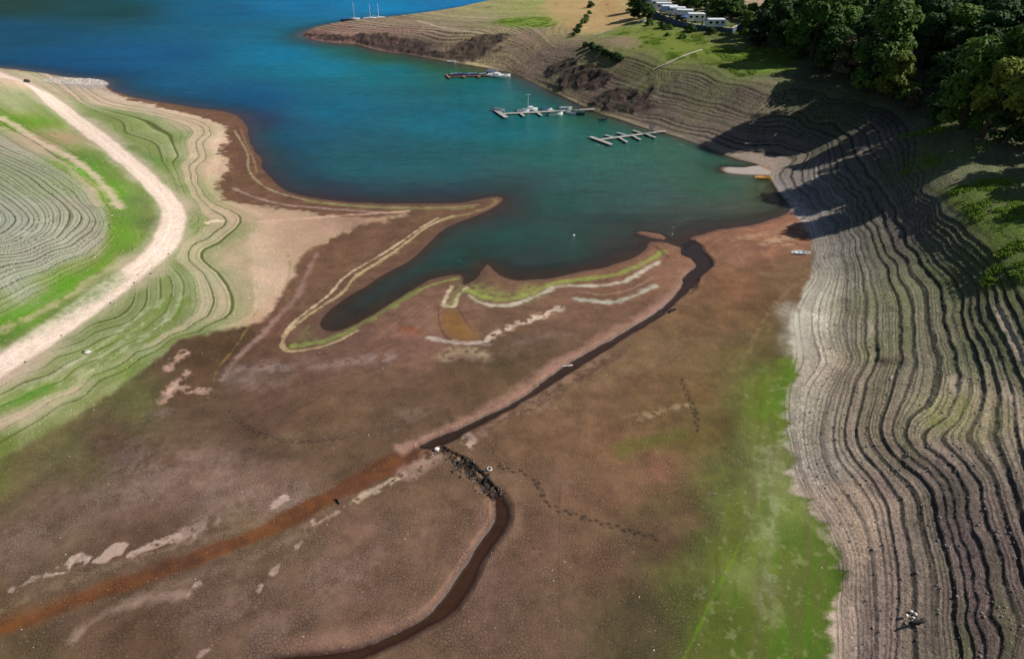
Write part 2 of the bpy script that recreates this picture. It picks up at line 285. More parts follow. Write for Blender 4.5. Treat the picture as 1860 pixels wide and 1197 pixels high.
# rocky outcrops by the shore of the spit
def blob(px, py, rx, ry, z=1.5, ang=0):
    cx, cy_, _ = at(px, py, z); a = math.radians(ang)
    dx = (X - cx) * math.cos(a) + (Y - cy_) * math.sin(a); dy = -(X - cx) * math.sin(a) + (Y - cy_) * math.cos(a)
    return np.exp(-((dx / rx) ** 2 + (dy / ry) ** 2)).astype(f32)
crag = np.zeros_like(X)
for a in [(870,92,10,5,2.5,0),(840,98,6,5,2,0),(730,90,10,4,1.3,0),(700,84,9,4,1.2,0),(760,96,8,3.5,1.3,0),(800,101,8,3.5,1.4,0),(660,70,9,4,2,0),(600,72,9,4,1.2,0),(560,66,6,3,.6,0),(580,70,8,3,.8,0),(625,73,9,4,1.2,0),(680,76,10,4,1.6,0),(715,84,8,3,1.4,0),(780,99,8,3,1.3,0),(820,104,8,3,1.4,0),(885,88,7,3,2.6,0),
          (1020,120,7,3.5,5,-35),(1050,130,7,4,5.5,-35),(1080,142,7,3.5,5,-35),(1120,172,7,3.5,4,-30),(1140,180,7,3,4,-30)]:
    crag = np.maximum(crag, blob(*a))
crag = sstep(.17, .5, crag + fbm(X, Y, 5, 3, 61) * .28) * mR * sstep(.3, 1.5, d_lake)
ridg = 1 - np.abs(fbm(X * .5, Y, 3.0, 4, 63)); Hd += crag * (ridg * 1.3 - .65)
H = H + Hd
# lake floor
dw = np.clip(-d_lake, 0, None)
floor = -.02 - .10 * dw - .012 * np.clip(dw - 6, 0, None) ** 1.6
rightness = sstep(10, 40, X - .12 * Y + 12) * sstep(118, 150, Y)
floor = floor - dw * .22 * rightness
sh = (blob(1090,455,22,12,0) * .75 + blob(1060,415,14,7,0) * .9 + blob(885,455,5,12,0) * .8 + blob(950,400,12,8,0) * .5 + blob(880,380,9,7,0)*.5 + blob(1180,455,10,14,0)*.4 + blob(640,580,14,10,0)*.5)
floor = np.where(d_lake < 0, floor * (1 - .55 * np.clip(sh, 0, 1)), floor)
trench = blob(1020,440,14,5,0) + blob(1130,430,14,4,0) + blob(950,470,16,3,0)
floor = floor - .5 * np.clip(trench, 0, 1) * sstep(0, 6, dw)
H = np.where(d_lake < 0, np.maximum(floor, -9), H)
# the brook: a cut through the mud plain
def cut(H, d, depth, slope, lip=.0):
    return np.minimum(H, -depth + np.maximum(0, d + .25) * slope)
H = cut(H, d_sA + .02, .14, .6); H = cut(H, d_sB + .1, .13, .55)
H = np.where(d_rap < 0, np.minimum(H, .03 + .22 * np.abs(fbm(X, Y, 1.0, 3, 71)) + .1 * fbm(X, Y, .4, 2, 72)), H)
d_rust, _ = sub_sdist(rust, 12)
H = H - .12 * sstep(.8, -1.0, d_rust)
# mud micro relief
onM = (1 - mR) * (1 - mL) * (d_lake > 0)
H = H + onM * (fbm(X, Y, 9, 3, 81) * .035 + fbm(X, Y, .9, 2, 82) * .012) * sstep(0, 2, d_lake) * (d_sA > .1) * (d_sB > .1)
PLAT = [at(x, y, 15)[:2] for x, y in [(1150,-6),(1166,3),(1200,26),(1228,37),(1263,45),(1330,52),(1352,40),(1300,0),(1200,-30)]]
d_pl, _ = sub_sdist(PLAT, 12); H = np.where(d_pl < 0, 14.9, np.where(d_pl < 12, np.minimum(H, 13.3 + np.clip(d_pl - 2, 0, 9) * .3), H))
H = H.astype(f32)
HG = H.reshape(NR, NC)
def hz(x, y):
    fi = np.interp(y, ys, np.arange(NR)); fj = np.interp(x / (np.asarray(y) + 40.0), us, np.arange(NC))
    i = np.clip(np.asarray(fi).astype(int), 0, NR - 2); j = np.clip(np.asarray(fj).astype(int), 0, NC - 2)
    a = fi - i; b = fj - j
    return (HG[i, j] * (1 - b) + HG[i, j + 1] * b) * (1 - a) + (HG[i + 1, j] * (1 - b) + HG[i + 1, j + 1] * b) * a
def pick(px, py, lift=0.0):
    """first meeting of a sight line with the ground"""
    v = (py - 598.5) / F; r = (px - 930.0) / F; down = SP + v * CP; fwd = CP - v * SP
    t = np.geomspace(40, 900, 900); zz = CAM_H - down * t
    h = np.maximum(hz(r * t, fwd * t), 0.0) + lift
    k = np.argmax(zz < h)
    if not (zz < h).any(): k = len(t) - 1
    if k > 0:
        a, b = t[k - 1], t[k]
        for _ in range(12):
            m = (a + b) / 2
            if CAM_H - down * m < max(float(hz(r * m, fwd * m)), 0) + lift: b = m
            else: a = m
        tt = b
    else: tt = t[0]
    x, y = r * tt, fwd * tt
    return (x, y, max(float(hz(x, y)), 0.0))

# ------------------------------------------------------------------ soil, algae, gravel colours (surveyed spots)
SM = """100,900,98,78,68;300,850,108,84,74;450,880,118,95,85;50,1000,100,82,72;150,1150,95,75,62;350,1130,92,72,60;500,1100,98,78,66;650,950,108,84,72;750,900,105,84,68;600,1050,104,82,70;800,980,100,78,66;300,720,80,60,45;200,800,78,60,48;400,640,70,54,34;440,605,70,54,34;350,680,74,56,38;450,680,95,74,64;480,740,92,70,58;600,740,98,76,58;700,760,88,70,54;620,820,90,72,56;450,800,82,64,50;550,470,105,78,62;620,440,100,74,58;700,430,100,74,60;480,600,98,70,60;600,650,104,78,68;700,620,112,84,74;800,580,116,88,76;760,640,110,82,72;700,700,98,76,62;850,680,84,66,48;920,650,80,66,46;960,620,90,72,56;1000,570,110,84,70;1100,570,114,86,72;1100,525,112,82,66;1200,500,130,96,80;1350,450,128,92,74;1400,420,138,98,80;1350,520,118,84,62;1300,600,105,80,56;1400,560,92,72,46;1400,650,80,70,40;1200,640,112,90,66;1150,700,104,80,58;1250,700,104,82,54;1300,760,82,70,40;1000,780,108,82,64;1100,800,112,84,62;1000,880,105,80,66;1100,900,108,80,64;1200,850,118,84,68;1000,1000,104,80,68;1100,1050,98,74,60;1250,950,88,68,48;1200,1000,84,64,50;900,1100,102,80,70;1000,1150,96,76,64;1150,1150,72,64,44;1250,1080,72,76,32;1330,880,80,84,40;1300,1000,72,84,32;1370,1100,74,100,28;1320,1150,72,92,30;1450,1150,72,114,20;1480,1060,74,108,22;1430,1000,80,114,26;1400,960,108,130,80;1385,1040,104,124,76;1350,1000,76,96,30;1400,880,112,122,76;1350,930,80,98,36;1410,830,104,112,64;1400,780,92,100,50;1412,740,84,112,30;1400,715,80,110,26;1440,940,96,120,60;500,430,112,84,66;430,260,98,70,56;425,300,100,72,58;450,345,98,72,58;560,372,96,70,56;700,388,98,74,58;820,385,98,74,58;430,330,96,72,52;0,950,88,70,60;0,1060,92,74,54;80,860,92,84,58;20,850,98,100,52;140,810,86,84,52;220,735,88,90,54;360,1060,94,76,64;250,1170,86,66,52;50,1180,86,72,52;500,960,100,82,62;420,930,98,82,60;350,900,116,94,84;230,880,104,84,74;250,950,92,72,60;540,1000,104,84,72;650,1080,96,74,62;1200,780,104,84,56;1240,790,90,78,40;1050,750,110,86,66;1450,505,112,88,64;1480,1190,70,100,24"""
SL = """60,690,112,125,72;200,610,116,134,84;150,680,128,140,100;300,560,126,142,96;350,520,130,145,100;250,640,138,150,114;120,720,165,155,118;40,720,78,132,42;60,755,178,158,134;150,740,128,130,80;100,790,88,108,42;30,800,98,112,50;220,690,116,140,78;380,430,125,140,85;420,420,130,130,88;430,470,190,160,137;480,500,195,162,140;470,440,190,160,137;540,440,172,140,116;400,560,158,148,114;500,400,176,144,121;450,390,178,148,125;580,410,165,132,112;640,400,150,118,98;330,250,116,136,88;250,230,120,143,90;200,210,116,138,88;290,290,98,136,76;230,280,104,138,84;370,300,195,162,138;390,260,205,172,150;340,220,188,160,136;300,200,198,168,148;200,185,198,170,150;130,165,192,165,143;60,145,205,180,158;150,150,165,148,138;190,150,160,148,142;20,150,192,165,142;50,180,132,140,98;100,200,104,140,80;30,190,150,150,112;10,220,92,148,36;60,220,92,142,36;20,260,162,145,116;50,270,166,148,120;90,250,156,130,100;150,290,86,122,58;200,320,100,126,64;180,300,96,124,62;250,360,92,118,68;270,400,82,108,58;140,310,82,168,20;190,350,86,165,18;220,420,86,145,16;20,320,92,126,54;70,310,100,110,58;120,340,98,160,26;150,345,184,150,130;60,350,102,135,54;120,370,150,132,104;40,370,142,150,120;100,420,165,165,138;30,400,142,150,132;60,450,150,145,128;30,520,150,150,132;150,430,150,140,118;180,420,150,130,108;190,470,100,128,28;120,500,84,145,18;50,560,82,155,8;230,450,62,108,26;180,520,72,108,34;20,620,56,108,26;100,570,62,104,30;0,660,200,175,158;-100,600,90,130,50;-100,700,120,140,80;-100,250,110,130,70;330,470,120,135,84;430,520,170,150,124;390,500,140,150,112;480,560,186,152,130;310,600,128,138,94;170,760,112,112,66;320,640,110,110,66;460,590,170,135,112"""
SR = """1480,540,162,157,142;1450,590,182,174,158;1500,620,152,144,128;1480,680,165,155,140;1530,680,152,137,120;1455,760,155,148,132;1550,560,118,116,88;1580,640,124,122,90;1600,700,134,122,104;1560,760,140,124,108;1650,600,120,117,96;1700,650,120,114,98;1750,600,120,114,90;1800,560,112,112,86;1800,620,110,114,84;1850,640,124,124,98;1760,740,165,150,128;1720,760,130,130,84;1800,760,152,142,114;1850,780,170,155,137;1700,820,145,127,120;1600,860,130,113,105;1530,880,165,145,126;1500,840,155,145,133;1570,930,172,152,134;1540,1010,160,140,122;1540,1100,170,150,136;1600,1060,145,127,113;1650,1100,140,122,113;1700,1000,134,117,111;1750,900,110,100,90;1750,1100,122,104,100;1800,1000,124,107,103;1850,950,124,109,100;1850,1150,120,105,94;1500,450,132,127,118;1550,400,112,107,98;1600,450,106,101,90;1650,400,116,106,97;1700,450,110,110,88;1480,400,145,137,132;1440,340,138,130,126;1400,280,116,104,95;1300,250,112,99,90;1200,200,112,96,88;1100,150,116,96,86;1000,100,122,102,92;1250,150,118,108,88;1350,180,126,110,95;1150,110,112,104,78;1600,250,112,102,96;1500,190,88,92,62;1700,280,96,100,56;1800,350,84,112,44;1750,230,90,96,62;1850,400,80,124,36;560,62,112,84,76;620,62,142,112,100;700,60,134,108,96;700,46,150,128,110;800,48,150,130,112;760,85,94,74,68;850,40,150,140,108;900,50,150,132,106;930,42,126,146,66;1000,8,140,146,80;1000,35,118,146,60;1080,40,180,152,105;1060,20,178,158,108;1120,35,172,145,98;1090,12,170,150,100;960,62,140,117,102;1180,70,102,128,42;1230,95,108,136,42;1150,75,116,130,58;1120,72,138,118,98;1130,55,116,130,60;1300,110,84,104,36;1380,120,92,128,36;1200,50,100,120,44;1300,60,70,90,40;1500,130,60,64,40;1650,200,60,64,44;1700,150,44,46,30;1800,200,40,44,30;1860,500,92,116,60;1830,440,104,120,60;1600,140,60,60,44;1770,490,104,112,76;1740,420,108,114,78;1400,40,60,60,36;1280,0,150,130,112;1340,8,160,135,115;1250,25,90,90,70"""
def parse(s, z):
    A = np.array([[float(v) for v in r.split(',')] for r in s.replace('\n', ';').split(';') if r.strip()])
    P = np.array([pick(a[0], a[1])[:2] for a in A]); return P, lin(A[:, 2:5])
def idw(P, col, X, Y, p=3.0):
    u, v = X / (Y + 40), np.log(np.maximum(Y + 40, 5)); pu, pv = P[:, 0] / (P[:, 1] + 40), np.log(P[:, 1] + 40)
    S = np.zeros(X.shape + (3,), f32); Wt = np.zeros(X.shape, f32)
    for k in range(len(P)):
        w = ((u - pu[k]) ** 2 + ((v - pv[k]) * .9) ** 2 + 2e-4) ** (-p / 2)
        S += w[..., None] * col[k]; Wt += w
    return S / Wt[..., None]
def idw_full(s, jitter=1.0):
    P, col = parse(s, 0)
    jx = (fbm(CXX.ravel(), CYY.ravel(), 14, 3, 201) * 2.2 * jitter); jy = (fbm(CXX.ravel(), CYY.ravel(), 14, 3, 207) * 2.2 * jitter)
    S = idw(P, col, CXX.ravel() + jx, CYY.ravel() + jy).reshape(CXX.shape + (3,))
    return np.stack([spread(S[..., c]) for c in range(3)], 1)
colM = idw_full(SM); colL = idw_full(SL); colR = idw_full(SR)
# stripes that follow the benches
def stripes(k, seed, lo, hi, sc=.02):
    n = vnoise(k * 7.13 + .5, X * sc + Y * sc * .7, seed); return lo + (hi - lo) * n
colR *= (stripes(kR, 301, .84, 1.2) * (1 + (stripes(k2, 303, .84, 1.18) - 1) * fq))[:, None]
g = sstep(.5, .8, vnoise(kR * 3.3 + .2, X * .03 + Y * .03, 305)) * sstep(2.5, 5, phR) * (fbm(X, Y, 2.5, 3, 306) * .4 + .6)
colR = colR * (1 - .5 * g[:, None]) + np.array(lin((92, 106, 56)))[None] * .5 * g[:, None]
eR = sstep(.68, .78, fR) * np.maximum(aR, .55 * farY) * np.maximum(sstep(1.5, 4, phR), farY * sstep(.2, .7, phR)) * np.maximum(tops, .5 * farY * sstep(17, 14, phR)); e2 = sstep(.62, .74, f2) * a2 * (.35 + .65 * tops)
colR *= ((1 - (.60 + .18 * sstep(120, 170, Y)) * eR) * (1 - .48 * e2))[:, None]                     # shade of the step faces, painted into the bank colour
colR *= (1 + .28 * sstep(.12, .0, fR) * aR * tops)[:, None]            # paler at the tread lip
colL *= (stripes(kL, 311, .90, 1.10) * stripes(k4, 313, .90, 1.10))[:, None]
_h = vnoise(kL * 1.93 + .4, X * .012 + Y * .014, 317); _z = sstep(.3, 1, phL) * sstep(8, 7, phL)
for _m, _c in ((.42 * sstep(.5, .75, _h) * _z, (196, 172, 148)), (.45 * sstep(.45, .2, _h) * _z, (92, 124, 60)), (.55 * sstep(14.5, 16.5, phL), (160, 157, 144))): colL = colL * (1 - _m[:, None]) + lin(_c)[None] * _m[:, None]
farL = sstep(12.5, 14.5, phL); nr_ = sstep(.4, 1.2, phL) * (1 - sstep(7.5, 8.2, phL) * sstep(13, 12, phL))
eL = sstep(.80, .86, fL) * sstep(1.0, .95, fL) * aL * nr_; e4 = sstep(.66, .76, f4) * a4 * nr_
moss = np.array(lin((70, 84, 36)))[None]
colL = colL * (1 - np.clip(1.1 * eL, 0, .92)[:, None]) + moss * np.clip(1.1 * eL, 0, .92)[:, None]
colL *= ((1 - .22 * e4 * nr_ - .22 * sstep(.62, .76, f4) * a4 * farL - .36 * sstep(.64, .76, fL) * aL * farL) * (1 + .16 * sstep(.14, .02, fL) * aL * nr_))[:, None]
wob5 = fbm(X, Y, 30, 2, 315)
colM *= (1 + .10 * fbm(X, Y, 3.0, 4, 321) + .06 * fbm(X, Y, .5, 2, 322))[:, None]
colL *= (1 + .08 * fbm(X, Y, 2.0, 4, 323) + .06 * fbm(X, Y, .4, 2, 324))[:, None]
colR *= (1 + .12 * fbm(X, Y, 1.6, 3, 325) + .12 * fbm(X, Y, .4, 2, 326))[:, None]
rw = hash2(np.arange(len(X)) % 4093, np.arange(len(X)) // 4093, 77) - .5
colM *= np.array([1.07, 1.0, .89], f32)[None] * (1 + .17 * rw)[:, None] * (1 + .13 * fbm(X, Y, 1.2, 3, 327))[:, None] * (1 + .10 * fbm(X, Y * .5, 7, 4, 329))[:, None]
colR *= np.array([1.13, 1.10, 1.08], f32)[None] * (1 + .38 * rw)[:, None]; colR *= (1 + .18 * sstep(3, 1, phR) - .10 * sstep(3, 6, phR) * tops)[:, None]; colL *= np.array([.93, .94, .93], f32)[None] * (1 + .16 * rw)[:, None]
_sd = d_lake + fbm(X, Y, 9, 3, 341) * 1.2; _k = np.floor(_sd / .8); _f = _sd / .8 - _k
colM *= (1 + (.16 * sstep(.3, .1, np.abs(_f - .5)) * sstep(.55, .8, vnoise(_k * 1.7, X * .04 + Y * .03, 343)) - .05 * sstep(.2, .0, _f)) * sstep(16, 8, _sd) * sstep(.4, 1.2, _sd))[:, None]
col = colM * (1 - mL[:, None]) + colL * mL[:, None]
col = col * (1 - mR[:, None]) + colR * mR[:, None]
# green fringe creeping into the pale gravel toe
gf = sstep(-2.4, -.2, dR + rag * 1.6) * mR * sstep(118, 80, Y) * sstep(30, 45, Y) * .0
wet = np.zeros_like(X); crack = (1 - mL) * (1 - mR)

def sub(P, pad):
    P = np.array(P)[:, :2]
    return np.nonzero((X > P[:, 0].min() - pad) & (X < P[:, 0].max() + pad) & (Y > P[:, 1].min() - pad) & (Y < P[:, 1].max() + pad))[0]
def paint(idx, m, rgb):
    m = np.clip(m, 0, 1)[:, None]; col[idx] = col[idx] * (1 - m) + lin(rgb)[None] * m
def stroke(pts, w, rgb, a=1.0, rag_=.5, seed=1, soft=.35, crk=None, mask=None, ends=True):
    """deposit line of width w metres along a traced line"""
    P = smooth_pts([pick(x, y)[:2] for x, y in pts], False, 2)
    idx = sub(P, w * 3 + 1); x, y = X[idx], Y[idx]
    d, _ = dist_poly(x, y, P, False)
    n = fbm(x, y, max(w * 1.5, .8), 3, seed * 17 + 3); n2 = vnoise(x / (w * 3 + 1), y / (w * 3 + 1), seed * 5)
    ww = w * (.5 + .5 * rag_ * n + .35 * (n2 - .5) * rag_)
    d = d + fbm(x, y, .9, 3, seed * 29 + 1) * min(.35, w * .28) * (rag_ > .25)
    m = a * sstep(ww + w * soft, ww - w * soft, d) * (.72 + .28 * sstep(-.5, .3, fbm(x, y, .5, 2, seed + 61)))
    if rag_ > .6: m *= sstep(-.35, .25, fbm(x, y, .7, 3, seed * 3 + 9) + .25)
    if mask is not None: m = m * mask[idx]
    paint(idx, m, rgb)
    if crk is not None: crack[idx] = crack[idx] * (1 - m) + crk * m
    return idx, m
def patch(pts, rgb, a=1.0, rag_=.5, soft=.5, seed=1, crk=None, thr=None):
    P = smooth_pts([pick(x, y)[:2] for x, y in pts], True, 1)
    idx = sub(P, 4 + soft); x, y = X[idx], Y[idx]
    d = sdist(x, y, P) + fbm(x, y, 1.6, 4, seed * 13) * rag_ + fbm(x, y, .5, 2, seed * 23) * .15
    m = a * sstep(soft, -soft, d)
    if thr is not None: m = m * sstep(thr - .2, thr + .2, fbm(x, y, 1.0, 3, seed * 7))
    paint(idx, m, rgb)
    if crk is not None: crack[idx] = crack[idx] * (1 - m) + crk * m
    return idx, m

# road on the left bank
ROAD = [(-60,708),(0,668),(50,635),(90,607),(152,562),(222,512),(282,468),(308,434),(322,396),(308,362),(268,322),(212,272),(152,226),(78,168),(30,146),(-20,128)]
stroke(ROAD, 7.0, (178,156,138), .75, .45, 3, .25)
stroke([(x - 3, y) for x, y in ROAD], 4.0, (216,194,178), 1.0, .15, 4, .12)
stroke([(x - 8, y - 2) for x, y in ROAD], .5, (232,214,198), .5, .3, 5, .5)
GR = [(-40,612),(0,590),(58,556),(113,524),(160,499),(195,470),(214,443),(224,412),(225,392),(218,362),(190,325),(163,293),(135,266),(100,254),(65,238),(25,214),(0,200)]
stroke(GR[:7], 2.0, (72,128,12), .8, .5, 6, .5); stroke(GR[6:12], 3.0, (76,134,16), .7, .7, 7, .6); stroke(GR[11:], 3.0, (82,124,26), .5, .7, 8, .5)
stroke([(0,603),(83,564),(140,531),(172,504)], 1.1, (165,148,116), .8, .6, 9)
stroke([(0,620),(83,580),(150,545),(200,505)], 3.0, (58,104,24), .7, .5, 10, .5)
stroke([(0,214),(30,229),(50,244),(75,260),(120,281),(148,300),(175,322),(200,350),(218,378)], 1.6, (192,168,146), .85, .5, 11, .5)
stroke([(0,231),(40,250),(75,276),(115,296),(140,318),(165,345),(180,372)], 1.4, (176,152,132), .6, .6, 12, .5)
for k in range(0): stroke([(0 , 330 + k * 24),(50,345 + k * 22),(95,372 + k * 17),(125,400 + k * 9)], .8, (176,172,158), .6, .5, 20 + k, .5)
stroke([(376,405),(385,402),(402,402)], .9, (214,190,165), 1, .4, 13)
patch([(90,142),(140,146),(178,145),(198,150),(190,160),(160,162),(120,156)], (150,140,135), .8, 1.0, 1, 14)
stroke([(0,772),(60,752),(100,728),(140,700)], 2.4, (182,160,138), .6, .6, 15, .6)
stroke([(0,735),(40,722),(80,708)], 2.6, (74,138,42), .6, .5, 16, .6)
for k, (pts) in enumerate([[(300,540),(250,600),(180,650),(110,700)],[(330,540),(300,590),(220,640),(140,690)],[(270,560),(210,610),(140,655),(60,705)]]):
    stroke(pts, .8, (182,184,150), .45, .7, 130 + k, .6)
    stroke([(x + 9, y + 4) for x, y in pts], 1.2, (84,126,40), .45, .6, 140 + k, .6)
# shore rims of the left flat
stroke([(426,238),(441,262),(452,282),(449,304),(462,326),(492,347),(539,360),(600,371),(700,377),(824,377),(868,372)], .5, (160,146,110), .8, .5, 17, .4)
stroke([(560,366),(634,374),(700,379),(824,379),(858,377)], 1.0, (132,130,82), .6, .5, 18, .5)
stroke([(438,236),(447,262),(462,290),(466,312)], .5, (150,120,90), .6, .4, 19)
stroke([(424,342),(470,362),(520,373),(600,380),(700,386)], .7, (168,140,128), .8, .4, 28)
stroke([(470,403),(560,397),(640,390),(740,384)], .9, (196,158,136), .8, .4, 29)
stroke([(896,362),(905,366),(890,377),(850,389),(824,394),(790,404)], .8, (150,135,90), .6, .4, 30)
# lagoon rims
stroke([(795,396),(761,416),(713,451),(666,478),(634,497),(618,511),(602,532),(570,557),(532,585),(513,612)], .45, (196,174,142), .85, .5, 31, .4)
stroke([(824,392),(780,408),(742,438),(717,457),(675,484),(650,499),(634,515),(624,532),(583,557),(545,582),(520,607),(510,626),(520,638),(548,637),(583,630),(615,620),(650,600)], .5, (188,168,124), .8, .5, 32, .4)
stroke([(650,498),(675,484),(717,458)], .8, (196,174,126), .6, .9, 33, .5)
stroke([(532,629),(577,623),(615,611),(650,591),(697,566),(736,538),(761,527)], 1.0, (124,140,70), .85, .5, 34, .5)
stroke([(761,527),(796,513),(831,506)], .6, (130,146,72), .85, .5, 35, .5)
stroke([(560,600),(548,618),(590,618)], 1.8, (110,110,70), .6, .7, 36, .7)
stroke([(821,521),(809,543),(803,554),(815,558),(829,556),(828,540),(848,523)], .6, (200,180,148), .9, .5, 37, .4)
stroke([(818,552),(822,540),(832,530)], 1.4, (120,125,70), .7, .6, 38, .6)
stroke([(852,528),(887,543),(919,545),(957,537),(982,525),(1004,514),(1046,508),(1093,505),(1125,497),(1157,483),(1185,470),(1204,456)], 1.05, (138,152,72), .85, .5, 39, .5)
stroke([(858,524),(890,535),(925,538),(962,530)], 3.0, (140,155,76), .7, .8, 40, .7)
stroke([(852,537),(868,548),(897,556),(931,555),(963,543),(995,528),(1017,518),(1062,520),(1109,518),(1147,507),(1173,488),(1201,475)], .8, (196,188,166), .8, .6, 41, .5)
stroke([(1046,542),(1071,546),(1109,551),(1141,542),(1170,529),(1189,520)], .9, (180,178,160), .8, .6, 42, .5)
stroke([(1050,530),(1100,537),(1150,525),(1185,505)], .5, (160,130,108), .6, .5, 43)
stroke([(779,613),(817,620),(849,625),(881,621)], .9, (186,170,156), .85, .5, 44)
stroke([(881,621),(893,609),(925,593),(963,580),(995,570),(1017,559)], 1.1, (205,184,162), .85, .8, 45, .5)
stroke([(805,650),(820,641),(850,638),(878,642)], 1.8, (165,145,115), .7, 1.0, 46, .6)
patch([(803,566),(830,563),(845,580),(863,600),(864,616),(845,620),(815,612),(803,590)], (132,94,46), .85, .6, 1.2, 47)
patch([(725,597),(745,594),(762,602),(745,607),(728,604)], (140,74,44), .7, .8, 1.2, 48)
stroke([(796,560),(797,580),(802,604),(818,618)], .22, (62,46,36), .8, .3, 49)
stroke([(833,560),(843,580),(862,604)], .2, (66,50,38), .7, .4, 50)
stroke([(577,461),(560,490),(551,512),(540,540),(507,572),(475,610),(434,645),(412,677),(404,690)], .8, (146,118,106), .85, .5, 51, .6)
stroke([(404,690),(421,693),(450,690)], 1.4, (132,118,108), .6, .9, 52, .7)
stroke([(437,670),(491,667),(555,669),(615,661),(659,654),(704,648)], 1.6, (142,122,114), .75, .9, 53, .7)
stroke([(520,455),(530,480),(520,520),(525,560)], .5, (120,100,60), .5, .8, 54)
stroke([(470,560),(440,612),(420,640),(395,668),(388,690)], .3, (138,110,60), .6, .8, 55)
for a in [[(338,645),(318,655),(305,668)], [(340,675),(322,690),(314,703)], [(318,700),(303,710)], [(312,716),(294,730)], [(320,700),(340,706),(372,716)]]:
    stroke(a, 1.2, (170,138,120), .85, 1.0, 56 + len(a), .3, crk=0)
patch([(299,710),(313,700),(326,704),(316,713),(304,716)], (182,150,132), .9, .5, .3, 57, 0)
patch([(167,1022),(178,1010),(195,994),(212,987),(228,986),(224,1003),(205,1014),(186,1024)], (172,148,134), .85, .35, .15, 58, 0)
stroke([(330,972),(352,961),(385,949)], 1.3, (168,144,130), .6, 1.1, 189, .4)
stroke([(237,1009),(262,997),(290,985),(320,976)], .75, (172,148,134), .85, .7, 59, .15, crk=0)
stroke([(84,1046),(100,1035),(122,1028),(140,1012),(152,1020)], 1.0, (190,166,150), .9, 1.1, 60, .2)
stroke([(30,1068),(60,1052),(86,1044)], .6, (176,152,136), .8, 1.1, 61, .3)
patch([(488,925),(496,912),(510,904),(520,896),(526,903),(512,914),(500,924)], (184,160,146), .9, .5, .2, 62, 0)
stroke([(430,915),(470,900),(520,885),(540,880)], 2.2, (146,122,110), .5, .9, 63, .8)
stroke([(735,862),(700,880),(672,892),(640,915),(600,936),(570,952)], .7, (184,162,138), .9, .9, 64, .4)
stroke([(564,958),(470,1008),(348,1052),(243,1090)], 1.1, (140,116,98), .5, .9, 65, .6)
stroke([(340,1082),(290,1083),(243,1092),(191,1114),(150,1143),(130,1165)], .9, (148,124,110), .7, .6, 66, .5)
stroke([(0,1110),(90,1068),(180,1035),(280,1005),(366,980),(450,955),(520,915),(560,890)], .7, (136,116,92), .5, .9, 67, .6)
stroke([(340,1075),(352,1064)], .8, (180,156,140), .8, 1.1, 68)
for a in [[(498,1040),(506,1030)], [(540,990),(548,982)], [(362,1192),(374,1182)], [(470,1072),(474,1062)]]: stroke(a, .5, (176,150,136), .8, 1.0, 69)
def bloom(px, py, rx, ry, ang, a=.5, rgb=(146,122,112), seed=1):
    cx, cy_, _ = pick(px, py); q = math.radians(ang); i = np.nonzero((np.abs(X - cx) < rx * 2.2) & (np.abs(Y - cy_) < rx * 2.2) & (mR < .5) & (d_lake > .3))[0]; x, y = X[i] + fbm(X[i], Y[i], 5, 3, seed) * 1.5, Y[i] + fbm(X[i], Y[i], 5, 3, seed + 9) * 1.5
    dx = (x - cx) * math.cos(q) + (y - cy_) * math.sin(q); dy = -(x - cx) * math.sin(q) + (y - cy_) * math.cos(q)
    m = np.exp(-(dx / rx) ** 2 - (dy / ry) ** 2); n = fbm(X[i], Y[i], .55, 3, seed + 21) * .5 + fbm(X[i], Y[i], 3, 3, seed + 31) * .5
    paint(i, .75 * a * m * sstep(-.45, .5, n + m * .5 - .3), rgb)
for k, b_ in enumerate([(300,850,9,4,-15,.55),(420,885,8,3.5,-35,.6),(240,900,7,3,10,.5),(60,960,8,4,20,.45),(520,895,4,1.6,15,.65),(640,1030,7,3,35,.45),(420,1085,5,2.4,20,.4),(560,660,10,2,5,.3),(480,700,6,3,-20,.4),(600,780,5,1.6,15,.45,(134,112,84)),(540,795,4,1,5,.45,(134,112,84)),(930,620,5,2,30,.4),(1000,610,4,2,20,.4),(850,650,5,2,10,.35),(1090,690,9,3,30,.4,(140,112,84)),(1180,650,9,4,25,.4,(140,114,84)),(1290,640,8,2,55,.35,(132,112,84)),(1150,980,8,4,0,.3,(124,96,80)),(880,1060,5,3,0,.3,(124,98,86)),(280,760,3,1.2,15,.6),(750,760,6,1.2,30,.4),(500,1150,7,3,20,.3),(1050,870,8,4,10,.3,(128,100,80)),(1340,470,8,3,20,.3,(146,110,88))]): bloom(*b_, seed=500 + 7 * k)
# the dry iron-stained bed
idx = np.nonzero(d_rust < 3)[0]; x, y = X[idx], Y[idx]
n = fbm(x, y, 3, 4, 331); m = sstep(.45, -.35, d_rust[idx] + n * .35)
base = np.array([96, 56, 34.])
paint(idx, m * .9, tuple(base)); paint(idx, m * sstep(0, .6, fbm(x, y, 5, 3, 333)) * .5, (122,74,32)); paint(idx, m * sstep(.1, .7, fbm(x, y, 1.5, 3, 334)) * .5, (72,46,32)); paint(idx, m*sstep(40,-20,x+60)*.0,(150,90,30))
idx, m = stroke([(0,1136),(60,1116),(122,1094),(200,1068)], 1.6, (112,68,28), .5, .5, 70, .6)
